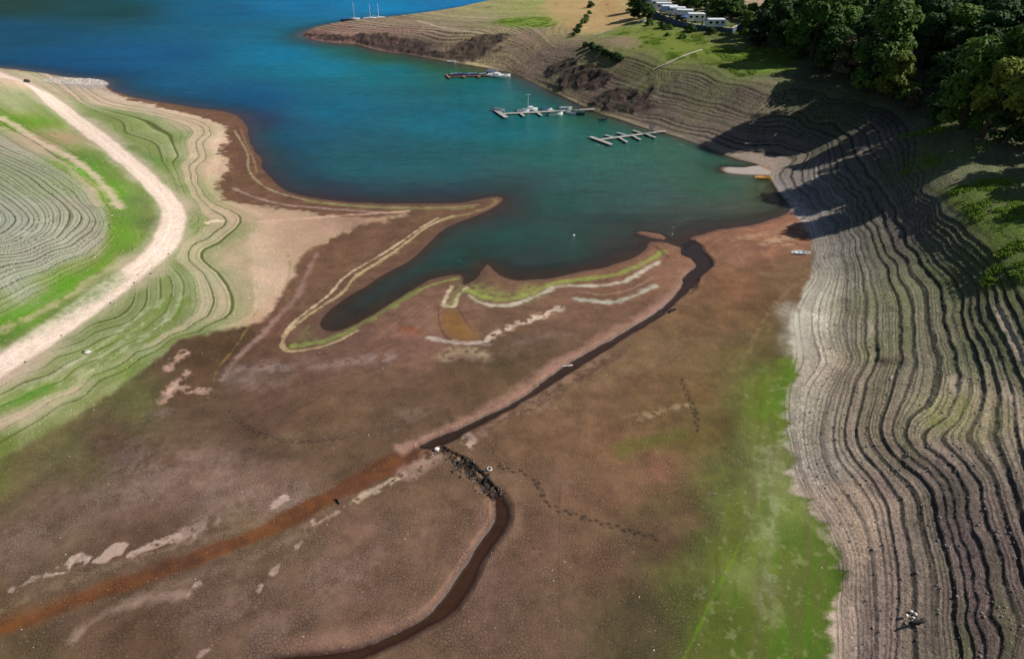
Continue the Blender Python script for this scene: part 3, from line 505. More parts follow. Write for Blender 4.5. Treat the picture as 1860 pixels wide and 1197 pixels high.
# brook banks
stroke([(1255,500),(1225,540),(1190,562),(1150,588),(1110,608),(1070,630),(1022,660),(975,690),(932,722),(882,748),(832,772),(780,796),(730,815)], 1.9, (158,120,104), .8, .6, 71, .4)
stroke([(1120,640),(1060,672),(1010,706),(965,738)], 2.2, (150,120,102), .55, .9, 72, .6)
stroke([(940,745),(890,772),(862,792),(852,800)], 1.2, (140,112,96), .6, .8, 73, .5)
stroke([(848,790),(858,797),(850,806)], 1.3, (196,168,150), .8, .9, 74, .3)
stroke([(790,826),(770,840),(745,858)], 1.6, (170,140,124), .7, .9, 75, .6)
stroke([(1128,640),(1050,688),(1000,718),(950,745),(900,768),(850,795)], 1.0, (74,52,44), .6, .8, 76, .5)
stroke([(1195,567),(1218,545),(1240,520)], 1.6, (150,116,106), .6, .6, 77, .5)
stroke([(888,925),(884,955),(868,985),(848,1020),(822,1060),(790,1095),(740,1132),(680,1158),(600,1176),(540,1182)], 1.9, (134,102,86), .75, .4, 78, .4)
stroke([(932,925),(934,950),(918,980),(896,1010)], 1.2, (134,104,86), .6, .4, 79, .5)
stroke([(905,862),(938,872),(945,895),(936,925),(928,948)], 2.0, (126,98,78), .55, .5, 80, .6)
stroke([(1255,436),(1278,446),(1281,458),(1294,469),(1297,484)], .5, (26,20,18), .9, .4, 81, .5)
stroke([(1270,500),(1266,520),(1256,532)], .6, (36,28,24), .9, .4, 82, .5)
# right flats
stroke([(1331,437),(1368,430),(1403,423),(1429,416),(1447,405)], 1.3, (176,148,112), .6, .9, 83, .7)
stroke([(1385,444),(1406,437),(1434,430),(1455,423),(1462,414)], 1.2, (182,154,122), .75, .7, 84, .5)
stroke([(1410,447),(1441,443)], .7, (186,160,130), .7, .9, 85)
stroke([(1480,492),(1440,520),(1410,550),(1380,590),(1360,640)], .5, (140,112,84), .5, .8, 86, .6)
stroke([(1165,753),(1200,748),(1248,735)], .9, (170,148,112), .7, 1.1, 87, .6)
stroke([(1128,815),(1165,805),(1200,800),(1230,788)], 1.8, (92,94,34), .7, .6, 88, .6)
stroke([(1330,700),(1345,660),(1375,620),(1400,590)], 1.8, (120,104,66), .35, 1.0, 89, .8)
stroke([(1235,1210),(1262,1155),(1295,1085),(1330,1020),(1345,985)], .28, (96,140,24), .5, .6, 90, .6)
stroke([(1398,1130),(1395,1080),(1395,1020),(1402,960),(1412,920),(1400,870)], 1.3, (140,148,110), .5, 1.1, 91, .6)
stroke([(1380,900),(1395,850),(1405,800)], 1.6, (140,146,104), .6, 1.1, 92, .7)
stroke([(1412,800),(1405,770),(1412,735),(1428,690),(1436,660)], 2.2, (80,116,22), .85, .6, 93, .4)
patch([(1425,950),(1470,940),(1512,985),(1524,1030),(1514,1080),(1508,1130),(1518,1197),(1430,1197),(1420,1080),(1440,1020)], (62,96,18), .6, 1.6, 1.4, 100)
_i = np.nonzero((Y < 75) & (X > 8) & (X < 45) & (mR < .9))[0]; _x, _y = X[_i], Y[_i]; _g = sstep(.95, 1.15, col[_i, 1] / (col[_i, 0] + 1e-4))
_a = fbm(_x * 1.0 - _y * .35, _y * .16, 1.6, 4, 411); paint(_i, _g * sstep(.1, .8, _a) * .45, (92, 84, 52)); paint(_i, _g * sstep(.15, .8, -_a) * .35, (48, 84, 16)); paint(_i, _g * sstep(.35, .9, fbm(_x, _y, .8, 3, 413)) * .4, (130, 136, 96))
for k in range(5):
    stroke([(1478 + k * 7, 955 + k * 10),(1500 + k * 5, 972 + k * 10)], .4, (150,150,112), .5, .9, 105 + k)
# bank gravel streaks
stroke([(1437,560),(1448,600),(1452,640)], 3.0, (186,178,162), .6, .6, 110, .6)
stroke([(1470,530),(1500,505),(1520,470)], 1.5, (168,160,148), .5, .6, 111, .6)
stroke([(1811,555),(1826,593),(1841,625),(1860,655)], .8, (206,184,158), .85, .4, 112)
stroke([(1736,685),(1741,713),(1736,738),(1720,755)], 1.0, (196,176,148), .85, .4, 113)
stroke([(1775,688),(1779,725),(1783,765)], 2.0, (168,152,124), .6, .7, 114, .6)
stroke([(1823,695),(1846,730),(1859,776)], .9, (196,174,152), .8, .4, 115)
stroke([(1765,800),(1800,770),(1850,760)], 3.0, (132,128,66), .35, .9, 116, .8)
stroke([(1700,768),(1740,745),(1750,720)], 1.8, (120,128,56), .6, .6, 117, .6)
stroke([(1527,905),(1545,935),(1560,950),(1572,985),(1572,1020)], .8, (198,172,146), .7, .5, 118)
stroke([(760,38),(790,50),(850,58),(890,64)], 1.4, (192,172,146), .7, .5, 119, .5)
stroke([(935,150),(960,130),(985,110),(1020,92),(1055,75)], 1.5, (140,110,98), .8, .4, 120)
stroke([(1120,150),(1150,158),(1185,132),(1150,160)], .8, (140,126,110), .6, .6, 121)
stroke([(1285,0),(1310,6),(1345,18)], 8, (160,150,142), .9, .2, 122, .3)
for k, a in enumerate([[(985,28),(1020,35),(1050,30)],[(1080,10),(1100,30),(1110,45)],[(900,28),(940,15),(985,5)]]): stroke(a, 3, (120,140,60), .5, 1.0, 123 + k, .6)
patch([(975,2),(1060,-6),(1135,0),(1142,40),(1120,52),(1085,60),(1062,48),(1040,52),(1005,45)], (184,150,104), .7, 3, 3, 160)
patch([(1085,5),(1110,0),(1125,25),(1105,30)], (168,128,72), .6, 3, 2, 161)
patch([(905,34),(950,30),(1010,40),(1000,50),(960,50),(915,48)], (104,138,46), .75, 3, 2, 162)
patch([(1100,62),(1160,50),(1230,64),(1300,80),(1330,100),(1290,112),(1240,104),(1190,92),(1150,82)], (104,128,40), .7, 3, 3, 163)
patch([(1360,118),(1410,112),(1435,125),(1400,135),(1350,132)], (96,132,34), .7, 2, 2, 164); patch([(1280,92),(1340,96),(1390,104),(1340,112),(1290,106)], (92,124,36), .6, 2, 2, 165)
patch([(1105,70),(1150,66),(1165,82),(1135,90),(1108,82)], (142,120,96), .7, 1.5, 1.5, 166)
for k, a in enumerate([[(1640,246),(1700,236)],[(1670,302),(1740,285),(1800,262)],[(1745,348),(1800,335),(1855,318)],[(1740,360),(1800,385),(1860,425)],[(1760,345),(1830,370),(1870,395)],[(1790,400),(1840,450),(1870,500)],[(1700,345),(1760,380),(1810,430)]]): stroke(a, 2.2, (92,128,34), .8, 1.2, 170 + k, .7)
patch([(1780,300),(1900,280),(1920,420),(1820,380)], (96,92,62), .5, 3, 3, 178)
# wet rim and floor colours
rim = sstep(1.6, .1, d_lake) * (d_lake > -1) * (1 - mR) ; paint(np.arange(len(X)), rim * .45, (82,58,48))
fl = sstep(.3, -.3, d_lake); paint(np.arange(len(X)), fl * .85, (100,74,58))
rimR = sstep(.8, .0, d_lake) * (d_lake > -1) * mR; paint(np.arange(len(X)), rimR * .5, (70,60,54))
barm = sstep(.5, -.5, sdist(X, Y, BAR)); paint(np.arange(len(X)), barm * .9, (120,84,68))
patch([(1309,308),(1330,302),(1350,305),(1372,300),(1392,303),(1400,312),(1394,319),(1360,319),(1320,316)], (158,148,140), .9, .3, .4, 126, 0)
patch([(1376,300),(1398,302),(1404,312),(1392,308)], (134,104,88), .9, .3, .3, 127, 0)
sm = sstep(.5, -.1, np.minimum(d_sA, d_sB)); paint(np.arange(len(X)), sm * .9, (58,36,28)); wet = np.maximum(wet, sm)
rp = sstep(.35, -.3, d_rap); paint(np.arange(len(X)), rp * .9 * sstep(-.5, .3, fbm(X, Y, 1.2, 3, 341) + .1), (34,25,21)); wet = np.maximum(wet, rp * .6)
grn = sstep(1.02, 1.25, col[:, 1] / (col[:, 0] + 1e-4)); crack *= 1 - .85 * grn; crack *= 1 - sm; crack *= 1 - rp
paint(np.arange(len(X)), crag * .85, (50,40,38)); paint(np.arange(len(X)), crag * sstep(.0, .6, fbm(X, Y, 2, 3, 351)) * .5, (104,80,70))
wet = np.maximum(wet, rim * .5)
# footprints pressed into the mud: darkened hollows
def prints(pts, step=.62, side=.16, seed=0, r=.14, deep=.05, rgb=(40,30,24), a=.9, skip=.08):
    rr = random.Random(seed); P = [pick(x, y)[:2] for x, y in pts]; s = 0
    spots = []
    for (x0, y0), (x1, y1) in zip(P, P[1:]):
        L = math.hypot(x1 - x0, y1 - y0); t = 0
        while t < L:
            s += 1; k = 1 if s % 2 else -1; nx, ny = -(y1 - y0) / L, (x1 - x0) / L
            if rr.random() > skip: spots.append((x0 + (x1 - x0) * t / L + nx * side * k + rr.uniform(-.08, .08), y0 + (y1 - y0) * t / L + ny * side * k + rr.uniform(-.08, .08), (x1 - x0) / L, (y1 - y0) / L))
            t += step * rr.uniform(.85, 1.15)
    for x, y, dx, dy in spots:
        idx = np.nonzero((np.abs(X - x) < .8) & (np.abs(Y - y) < .8))[0]
        if not len(idx): continue
        ax = (X[idx] - x) * dx + (Y[idx] - y) * dy; bx = -(X[idx] - x) * dy + (Y[idx] - y) * dx
        q = (ax / (r * 1.6)) ** 2 + (bx / r) ** 2; m = np.exp(-q * 1.0)
        paint(idx, m * a, rgb); H[idx] -= deep * m
prints([(905,848),(945,858),(975,878),(984,900),(990,912),(1015,926),(1060,940),(1110,955),(1160,968),(1202,980)], seed=1, r=.17)
prints([(905,848),(897,820),(898,790)], seed=2, a=.5, r=.12); prints([(1236,690),(1250,720),(1262,750),(1268,785)], seed=3, r=.2, a=.8)
prints([(960,985),(990,1010)], seed=5, a=.5); prints([(1176,442),(1196,452),(1215,470)], seed=6, a=.7, r=.3, step=1.0)
prints([(415,748),(440,770),(470,788),(500,798),(545,802),(590,800),(630,795)], seed=4, step=.45, r=.16, a=.75, rgb=(52,40,34))
# thin wandering rills
for k, a in enumerate([[(1017,880),(1016,960),(1014,1080),(1020,1140)], [(905,870),(920,890),(935,915)], [(1180,1030),(1170,1060),(1140,1100)], [(200,1025),(210,1060),(206,1075)], [(325,1010),(322,1035)], [(436,975),(440,990)]]):
    stroke(a, .12, (56,42,34), .45, .6, 150 + k, .8)
_g = sstep(1.0, 1.5, col[:, 1] / (col[:, 0] + 1e-4))[:, None]; col = col * (1 - _g + _g * np.array([1.00, .86, .72], f32)[None])
col = np.clip(col, .004, .85)
# ------------------------------------------------------------------ materials
def new_mat(name):
    m = bpy.data.materials.new(name); m.use_nodes = True; nt = m.node_tree
    for n in list(nt.nodes): nt.nodes.remove(n)
    out = nt.nodes.new('ShaderNodeOutputMaterial'); b = nt.nodes.new('ShaderNodeBsdfPrincipled')
    nt.links.new(b.outputs[0], out.inputs[0]); return m, nt, b, out
def nd(nt, t, **kw):
    n = nt.nodes.new(t)
    for k, v in kw.items():
        if k in n.inputs.keys(): n.inputs[k].default_value = v
        else: setattr(n, k, v)
    return n
def mathn(nt, op, a, b=None, c=None, clamp=False):
    n = nt.nodes.new('ShaderNodeMath'); n.operation = op; n.use_clamp = clamp
    for i, v in enumerate((a, b, c)):
        if v is None: continue
        if isinstance(v, (int, float)): n.inputs[i].default_value = v
        else: nt.links.new(v, n.inputs[i])
    return n.outputs[0]
def mixc(nt, f, a, b, mode='MIX'):
    n = nt.nodes.new('ShaderNodeMix'); n.data_type = 'RGBA'; n.blend_type = mode
    for s, v in ((0, f), (6, a), (7, b)):
        if isinstance(v, (int, float)): n.inputs[s].default_value = v
        elif isinstance(v, tuple): n.inputs[s].default_value = v
        else: nt.links.new(v, n.inputs[s])
    return n.outputs[2]
def ramp(nt, fac, stops):
    n = nt.nodes.new('ShaderNodeValToRGB'); e = n.color_ramp.elements
    e[0].position, e[0].color = stops[0][0], stops[0][1]; e[1].position, e[1].color = stops[-1][0], stops[-1][1]
    for p, c in stops[1:-1]:
        k = e.new(p); k.color = c
    nt.links.new(fac, n.inputs[0]); return n.outputs[0]
def ground_mat():
    m, nt, b, out = new_mat('ground_soil')
    geo = nd(nt, 'ShaderNodeNewGeometry'); pos = geo.outputs['Position']
    a = nd(nt, 'ShaderNodeAttribute', attribute_name='albedo'); s = nd(nt, 'ShaderNodeAttribute', attribute_name='surf')
    sep = nd(nt, 'ShaderNodeSeparateColor'); nt.links.new(s.outputs['Color'], sep.inputs[0])
    crackf, gravf, wetf = sep.outputs[0], sep.outputs[1], sep.outputs[2]
    def noise(scale, det=4, rough=.6):
        n = nd(nt, 'ShaderNodeTexNoise'); n.inputs['Scale'].default_value = scale; n.inputs['Detail'].default_value = det; n.inputs['Roughness'].default_value = rough
        nt.links.new(pos, n.inputs['Vector']); return n.outputs['Fac']
    n1 = noise(3.2, 5, .75); n2 = noise(.28, 3)
    spk = mathn(nt, 'MULTIPLY_ADD', n1, mathn(nt, 'MULTIPLY_ADD', gravf, 1.5, .55), mathn(nt, 'MULTIPLY_ADD', gravf, -.75, .725))
    c = mixc(nt, 1.0, a.outputs['Color'], spk, 'MULTIPLY')
    # shrinkage cracks
    warp = nd(nt, 'ShaderNodeTexNoise'); warp.inputs['Scale'].default_value = 1.3; nt.links.new(pos, warp.inputs['Vector'])
    vadd = nd(nt, 'ShaderNodeVectorMath', operation='MULTIPLY_ADD'); nt.links.new(warp.outputs['Color'], vadd.inputs[0]); vadd.inputs[1].default_value = (.5, .5, 0); nt.links.new(pos, vadd.inputs[2])
    def vor(scale, w):
        v = nd(nt, 'ShaderNodeTexVoronoi', feature='DISTANCE_TO_EDGE', voronoi_dimensions='2D'); v.inputs['Scale'].default_value = scale
        nt.links.new(vadd.outputs[0], v.inputs['Vector']); return mathn(nt, 'SUBTRACT', 1.0, mathn(nt, 'DIVIDE', v.outputs['Distance'], w), clamp=True)
    patchy = mathn(nt, 'MULTIPLY_ADD', n2, 3.4, -1.15, clamp=True)
    ck = mathn(nt, 'MULTIPLY', mathn(nt, 'MAXIMUM', vor(2.7, .085), mathn(nt, 'MULTIPLY', vor(6.0, .12), .35)), mathn(nt, 'MULTIPLY', patchy, crackf))
    c = mixc(nt, mathn(nt, 'MULTIPLY', ck, .75), c, (.030, .020, .015, 1))
    # scattered pebbles and shells
    v = nd(nt, 'ShaderNodeTexVoronoi', voronoi_dimensions='2D'); v.inputs['Scale'].default_value = 2.1; nt.links.new(pos, v.inputs['Vector'])
    sc = nd(nt, 'ShaderNodeSeparateColor'); nt.links.new(v.outputs['Color'], sc.inputs[0])
    dot = mathn(nt, 'MULTIPLY', mathn(nt, 'LESS_THAN', v.outputs['Distance'], .14), mathn(nt, 'GREATER_THAN', sc.outputs[0], .80))
    peb = mixc(nt, sc.outputs[1], (.05, .045, .04, 1), (.42, .36, .30, 1))
    c = mixc(nt, mathn(nt, 'MULTIPLY', dot, mathn(nt, 'MULTIPLY_ADD', gravf, .5, .28)), c, peb)
    nt.links.new(c, b.inputs['Base Color'])
    nt.links.new(mathn(nt, 'MULTIPLY_ADD', wetf, -.55, .92), b.inputs['Roughness']); b.inputs['Specular IOR Level'].default_value = .25
    h = mathn(nt, 'ADD', mathn(nt, 'MULTIPLY', n1, mathn(nt, 'MULTIPLY_ADD', gravf, .26, .05)), mathn(nt, 'MULTIPLY', ck, -.06))
    n3 = noise(9, 3, .7); h = mathn(nt, 'ADD', h, mathn(nt, 'MULTIPLY', n3, mathn(nt, 'MULTIPLY_ADD', gravf, .10, .025)))
    bp = nd(nt, 'ShaderNodeBump'); bp.inputs['Strength'].default_value = 1.0; bp.inputs['Distance'].default_value = 1.0
    nt.links.new(h, bp.inputs['Height']); nt.links.new(bp.outputs[0], b.inputs['Normal'])
    return m
def grid_mesh(name, V, nr_, nc_, mat, keep=None, attrs=()):
    ii = np.arange(nr_ * nc_, dtype=np.int32).reshape(nr_, nc_)
    q = np.stack([ii[:-1, :-1], ii[:-1, 1:], ii[1:, 1:], ii[1:, :-1]], -1).reshape(-1, 4)
    if keep is not None:
        q = q[keep.ravel()]; used = np.unique(q); remap = np.zeros(nr_ * nc_, np.int32); remap[used] = np.arange(len(used)); q = remap[q]; V = V[used]; attrs = [(n, A[used]) for n, A in attrs]
    me = bpy.data.meshes.new(name); me.vertices.add(len(V)); me.vertices.foreach_set('co', V.astype(f32).ravel())
    me.loops.add(q.size); me.loops.foreach_set('vertex_index', q.ravel().astype(np.int32))
    me.polygons.add(len(q)); me.polygons.foreach_set('loop_start', (np.arange(len(q)) * 4).astype(np.int32))
    me.polygons.foreach_set('use_smooth', np.ones(len(q), bool))
    me.update(calc_edges=True); me.materials.append(mat)
    for n, A in attrs:
        at_ = me.color_attributes.new(n, 'FLOAT_COLOR', 'POINT')
        at_.data.foreach_set('color', np.c_[A, np.ones(len(A))].astype(f32).ravel())
    o = bpy.data.objects.new(name, me); C.collection.objects.link(o); return o
grav = np.clip(mR * sstep(.0, .6, H0) * 1.0 + mL * .18, 0, 1)
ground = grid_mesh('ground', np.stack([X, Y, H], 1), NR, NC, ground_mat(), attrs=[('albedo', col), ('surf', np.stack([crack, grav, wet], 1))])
ground['kind'] = 'structure'

# ------------------------------------------------------------------ water: tint and murk differ over the lake
SW = """20,60,4,62,92;200,20,10,56,62;20,10,24,52,48;300,100,4,74,116;400,20,4,80,116;520,10,4,96,140;700,10,6,110,158;850,6,14,104,158;150,120,4,66,108;500,100,4,98,134;450,180,6,72,112;600,120,4,104,130;700,130,8,98,112;640,90,20,86,80;700,105,36,84,60;880,128,40,80,44;800,115,38,80,52;900,160,18,92,100;1000,180,24,86,84;1060,215,32,84,68;600,200,10,86,112;500,250,20,74,100;520,320,30,64,82;650,300,28,76,86;800,220,14,90,108;950,240,12,88,94;800,300,28,78,84;1000,280,26,80,74;1100,280,40,80,72;1200,280,40,80,66;1150,340,46,74,70;1300,330,46,78,60;1400,350,62,68,48;1350,390,60,62,50;1260,400,54,60,54;950,340,44,66,68;1000,370,30,72,66;1100,400,44,64,60;900,420,22,72,68;800,440,26,70,64;700,540,30,62,60;640,580,34,52,50;1000,470,36,50,48;960,490,42,48,46;1100,450,50,50,46;1040,450,36,64,56;860,470,26,64,58;1180,410,50,58,54;600,360,48,52,72;800,360,46,60,72;460,220,40,60,96;1250,460,58,42,38;1262,478,64,42,34;1256,500,66,42,34;1230,530,68,44,36;900,940,72,42,30;800,1110,72,42,30;1100,615,72,46,38;1180,575,70,46,38;1000,690,72,46,38;850,780,64,42,34;600,1190,72,42,30"""
def parse0(s):
    A = np.array([[float(v) for v in r.split(',')] for r in s.split(';')]); return np.array([at(a[0], a[1])[:2] for a in A]), lin(A[:, 2:5])
P_, c_ = parse0(SW); S_ = idw(P_, c_, CXX.ravel(), CYY.ravel(), 3.0).reshape(CXX.shape + (3,))
tint = np.stack([spread(S_[..., c]) for c in range(3)], 1)
wr = np.r_[np.arange(0, NR - 24, 3), np.arange(NR - 24, NR)]; wc = np.r_[np.arange(0, 49), np.arange(49, NC - 49, 3), np.arange(NC - 49, NC)]
sel = (wr[:, None] * NC + wc[None, :]); dep = np.clip(-H[sel], 0, 9)
Ht = H[sel]; low = Ht < .06; keep = low[:-1, :-1] | low[1:, :-1] | low[:-1, 1:] | low[1:, 1:]
lab = (d_lake < 3) | (d_sA < 2) | (d_sB < 2) | (d_rap < 2); lb = lab[sel]; keep &= lb[:-1, :-1] | lb[1:, 1:]
m, nt, b, out = new_mat('water_surface')
geo = nd(nt, 'ShaderNodeNewGeometry'); pos = geo.outputs['Position']
a = nd(nt, 'ShaderNodeAttribute', attribute_name='albedo'); s = nd(nt, 'ShaderNodeAttribute', attribute_name='surf'); sep = nd(nt, 'ShaderNodeSeparateColor'); nt.links.new(s.outputs['Color'], sep.inputs[0])
def wnoise(sx, sy, det, rough):
    mp = nd(nt, 'ShaderNodeMapping'); mp.inputs['Scale'].default_value = (sx, sy, 1); nt.links.new(pos, mp.inputs[0])
    n = nd(nt, 'ShaderNodeTexNoise'); n.inputs['Scale'].default_value = 1; n.inputs['Detail'].default_value = det; n.inputs['Roughness'].default_value = rough; nt.links.new(mp.outputs[0], n.inputs['Vector']); return n.outputs['Fac']
w1 = wnoise(.9, 1.5, 4, .65); w2 = wnoise(.02, .05, 3, .5)
tc = mixc(nt, 1.0, a.outputs['Color'], mathn(nt, 'MULTIPLY', mathn(nt, 'MULTIPLY_ADD', wnoise(.22, .5, 6, .8), 1.5, .25), mathn(nt, 'MULTIPLY_ADD', wnoise(.03, .09, 4, .6), .6, .7)), 'MULTIPLY')
dif = nd(nt, 'ShaderNodeBsdfDiffuse'); nt.links.new(tc, dif.inputs['Color']); tr = nd(nt, 'ShaderNodeBsdfTransparent'); tr.inputs[0].default_value = (.80, .78, .70, 1)
mx = nd(nt, 'ShaderNodeMixShader'); nt.links.new(sep.outputs[0], mx.inputs[0]); nt.links.new(tr.outputs[0], mx.inputs[1]); nt.links.new(dif.outputs[0], mx.inputs[2])
gl = nd(nt, 'ShaderNodeBsdfGlossy'); gl.inputs['Roughness'].default_value = .12
bp = nd(nt, 'ShaderNodeBump'); bp.inputs['Distance'].default_value = 1.0; bp.inputs['Strength'].default_value = 1.0
amp = mathn(nt, 'MULTIPLY', sep.outputs[1], mathn(nt, 'MULTIPLY_ADD', w2, .9, .25))
nt.links.new(mathn(nt, 'MULTIPLY', w1, amp), bp.inputs['Height']); nt.links.new(bp.outputs[0], gl.inputs['Normal'])
fr = nd(nt, 'ShaderNodeFresnel'); fr.inputs['IOR'].default_value = 1.33; nt.links.new(bp.outputs[0], fr.inputs['Normal'])
mg = nd(nt, 'ShaderNodeMixShader'); nt.links.new(mathn(nt, 'MINIMUM', fr.outputs[0], .45), mg.inputs[0]); nt.links.new(mx.outputs[0], mg.inputs[1]); nt.links.new(gl.outputs[0], mg.inputs[2]); nt.links.new(mg.outputs[0], out.inputs[0]); nt.nodes.remove(b)
alpha = 1 - np.exp(-dep.ravel() * 1.6); ripple = sstep(.05, .8, dep.ravel())
isbrook = ((d_lake > 1) | (d_sB < 2))[sel].ravel(); alpha = np.where(isbrook, np.clip(.25 + dep.ravel() * 2.5, 0, .8), alpha); ripple = np.where(isbrook, .12, ripple)
water = grid_mesh('water', np.stack([X[sel].ravel(), Y[sel].ravel(), np.zeros(sel.size)], 1), len(wr), len(wc), m, keep, [('albedo', tint[sel.ravel()] * np.array([.90, 1.14, 1.12])[None]), ('surf', np.stack([alpha, ripple, ripple * 0], 1))])
water['kind'] = 'structure'

# far wooded shores
def hills():
    th = np.radians(np.linspace(-100, 62, 120)); rr = np.array([0, 60, 140, 240, 380, 560, 900.]); V = []
    for j, r_ in enumerate(rr):
        for t in th:
            base = 900 + 220 * math.sin(t * 2.3 + .8) - 260 * max(0, -math.sin(t)); R_ = base + r_
            hgt = (r_ / 560.) ** .75 * (150 + 60 * math.sin(t * 5 + 1) + 30 * math.sin(t * 11)) - 6
            V.append((math.sin(t) * R_, math.cos(t) * R_, min(hgt, 230)))
    V = np.array(V); V[:, 2] += fbm(V[:, 0].astype(f32), V[:, 1].astype(f32), 60, 3, 9) * 10 * (V[:, 2] > 0)
    m, nt, b, out = new_mat('wooded_hill'); n = nd(nt, 'ShaderNodeTexNoise'); n.inputs['Scale'].default_value = .08; n.inputs['Detail'].default_value = 6
    g = nd(nt, 'ShaderNodeNewGeometry'); nt.links.new(g.outputs['Position'], n.inputs['Vector'])
    nt.links.new(ramp(nt, n.outputs['Fac'], [(.35, (.012, .025, .008, 1)), (.65, (.05, .08, .025, 1))]), b.inputs['Base Color']); b.inputs['Roughness'].default_value = 1
    o = grid_mesh('hills', V, len(rr), len(th), m); o['kind'] = 'structure'
hills()
# ------------------------------------------------------------------ object helpers
def simple(name, rgb, rough=.6, var=.15, scale=3.0, metal=0., spec=.5, bump=0.):
    m, nt, b, out = new_mat(name); c = lin(rgb)
    tcn = nd(nt, 'ShaderNodeTexCoord'); n = nd(nt, 'ShaderNodeTexNoise'); n.inputs['Scale'].default_value = scale; n.inputs['Detail'].default_value = 4
    nt.links.new(tcn.outputs['Object'], n.inputs['Vector'])
    lo = tuple(float(v) * (1 - var) for v in c) + (1,); hi = tuple(min(1, float(v) * (1 + var)) for v in c) + (1,)
    nt.links.new(ramp(nt, n.outputs['Fac'], [(.3, lo), (.7, hi)]), b.inputs['Base Color'])
    b.inputs['Roughness'].default_value = rough; b.inputs['Metallic'].default_value = metal; b.inputs['Specular IOR Level'].default_value = spec
    if bump:
        bp = nd(nt, 'ShaderNodeBump'); bp.inputs['Strength'].default_value = bump; bp.inputs['Distance'].default_value = .1; nt.links.new(n.outputs['Fac'], bp.inputs['Height']); nt.links.new(bp.outputs[0], b.inputs['Normal'])
    return m
def planks(name, a, b_, per=.16):
    m, nt, b, out = new_mat(name); t = nd(nt, 'ShaderNodeTexCoord'); s = nd(nt, 'ShaderNodeSeparateXYZ'); nt.links.new(t.outputs['Object'], s.inputs[0])
    w = mathn(nt, 'FRACT', mathn(nt, 'DIVIDE', s.outputs[0], per)); gap = mathn(nt, 'LESS_THAN', w, .14)
    n = nd(nt, 'ShaderNodeTexNoise'); n.inputs['Scale'].default_value = 3; nt.links.new(t.outputs['Object'], n.inputs['Vector'])
    c = ramp(nt, n.outputs['Fac'], [(.3, tuple(lin(a)) + (1,)), (.7, tuple(lin(b_)) + (1,))]); c = mixc(nt, gap, c, (.02, .018, .015, 1))
    nt.links.new(c, b.inputs['Base Color']); b.inputs['Roughness'].default_value = .85; return m
M = dict(wood=planks('deck_boards', (138, 136, 132), (176, 174, 168)), redwood=planks('weathered_red_boards', (112, 70, 64), (150, 104, 92)), white=simple('white_gelcoat', (228, 230, 228), .3, .06), grey=simple('grey_metal', (128, 132, 136), .45, .1, metal=.3),
    dark=simple('dark_float', (30, 32, 34), .7), blue=simple('blue_cover', (36, 66, 110), .7, .2), green=simple('green_cover', (20, 66, 62), .7, .2), teal=simple('dark_hull', (34, 60, 66), .4), yellow=simple('yellow_boat_paint', (226, 176, 92), .55, .12), inner=simple('pale_wood', (190, 150, 96), .7, .2),
    glass=simple('dark_glass', (24, 30, 36), .08, .05), roof=simple('white_roof_sheet', (222, 226, 230), .4, .08), awn=simple('grey_awning', (96, 108, 124), .8, .2), awnb=simple('blue_awning', (48, 82, 128), .8, .2), wall=simple('weathered_wall', (82, 94, 112), .9, .2, 1.2), rubber=simple('rubber', (26, 25, 25), .8), chalk=simple('pale_sediment', (196, 186, 176), .9, .15),
    stone=simple('stone_grey', (122, 112, 104), .95, .3, 4, bump=.6), stoned=simple('stone_dark', (46, 42, 38), .95, .3, 4, bump=.6), stonew=simple('stone_pale', (205, 198, 188), .9, .15, 4, bump=.5), bark=simple('bark', (70, 58, 46), .95, .3, 5, bump=.8), brown=simple('brown_shed_boards', (88, 60, 46), .9, .2), black=simple('charred_wood', (20, 18, 17), .9, .3), conc=simple('pale_concrete', (172, 164, 150), .9, .12), redt=simple('red_tail', (140, 40, 30), .5))
def mesh_obj(name, bm, mat, parent=None, smooth=False):
    me = bpy.data.meshes.new(name); bmesh.ops.recalc_face_normals(bm, faces=bm.faces); bm.to_mesh(me); bm.free(); me.materials.append(mat)
    if smooth:
        for p in me.polygons: p.use_smooth = True
    o = bpy.data.objects.new(name, me); C.collection.objects.link(o)
    if parent: o.parent = parent
    return o
def tag(o, label, cat, group=None):
    o['label'] = label; o['category'] = cat
    if group: o['group'] = group
    return o
def thing(name, label, cat, loc, rz=0, group=None):
    o = bpy.data.objects.new(name, None); C.collection.objects.link(o); o.location = loc; o.rotation_euler = (0, 0, rz); return tag(o, label, cat, group)
def box(bm, x0, x1, y0, y1, z0, z1, bev=0):
    vs = [bm.verts.new(p) for p in [(x0, y0, z0), (x1, y0, z0), (x1, y1, z0), (x0, y1, z0), (x0, y0, z1), (x1, y0, z1), (x1, y1, z1), (x0, y1, z1)]]
    fs = [bm.faces.new([vs[i] for i in f]) for f in [(0, 3, 2, 1), (4, 5, 6, 7), (0, 1, 5, 4), (1, 2, 6, 5), (2, 3, 7, 6), (3, 0, 4, 7)]]
    if bev: bmesh.ops.bevel(bm, geom=list({e for f in fs for e in f.edges}), offset=bev, segments=2, affect='EDGES')
def beam(bm, p0, p1, w, h, z0=None):
    """flat-topped bar from p0 to p1"""
    a = Vector(p0); b = Vector(p1); d = (b - a); n = Vector((-d.y, d.x, 0)).normalized() * w / 2
    vs = [bm.verts.new(q) for q in [a - n, b - n, b + n, a + n]]; up = Vector((0, 0, h)); vt = [bm.verts.new(v.co + up) for v in vs]
    bm.faces.new(vs[::-1]); bm.faces.new(vt)
    for i in range(4): bm.faces.new([vs[i], vs[(i + 1) % 4], vt[(i + 1) % 4], vt[i]])
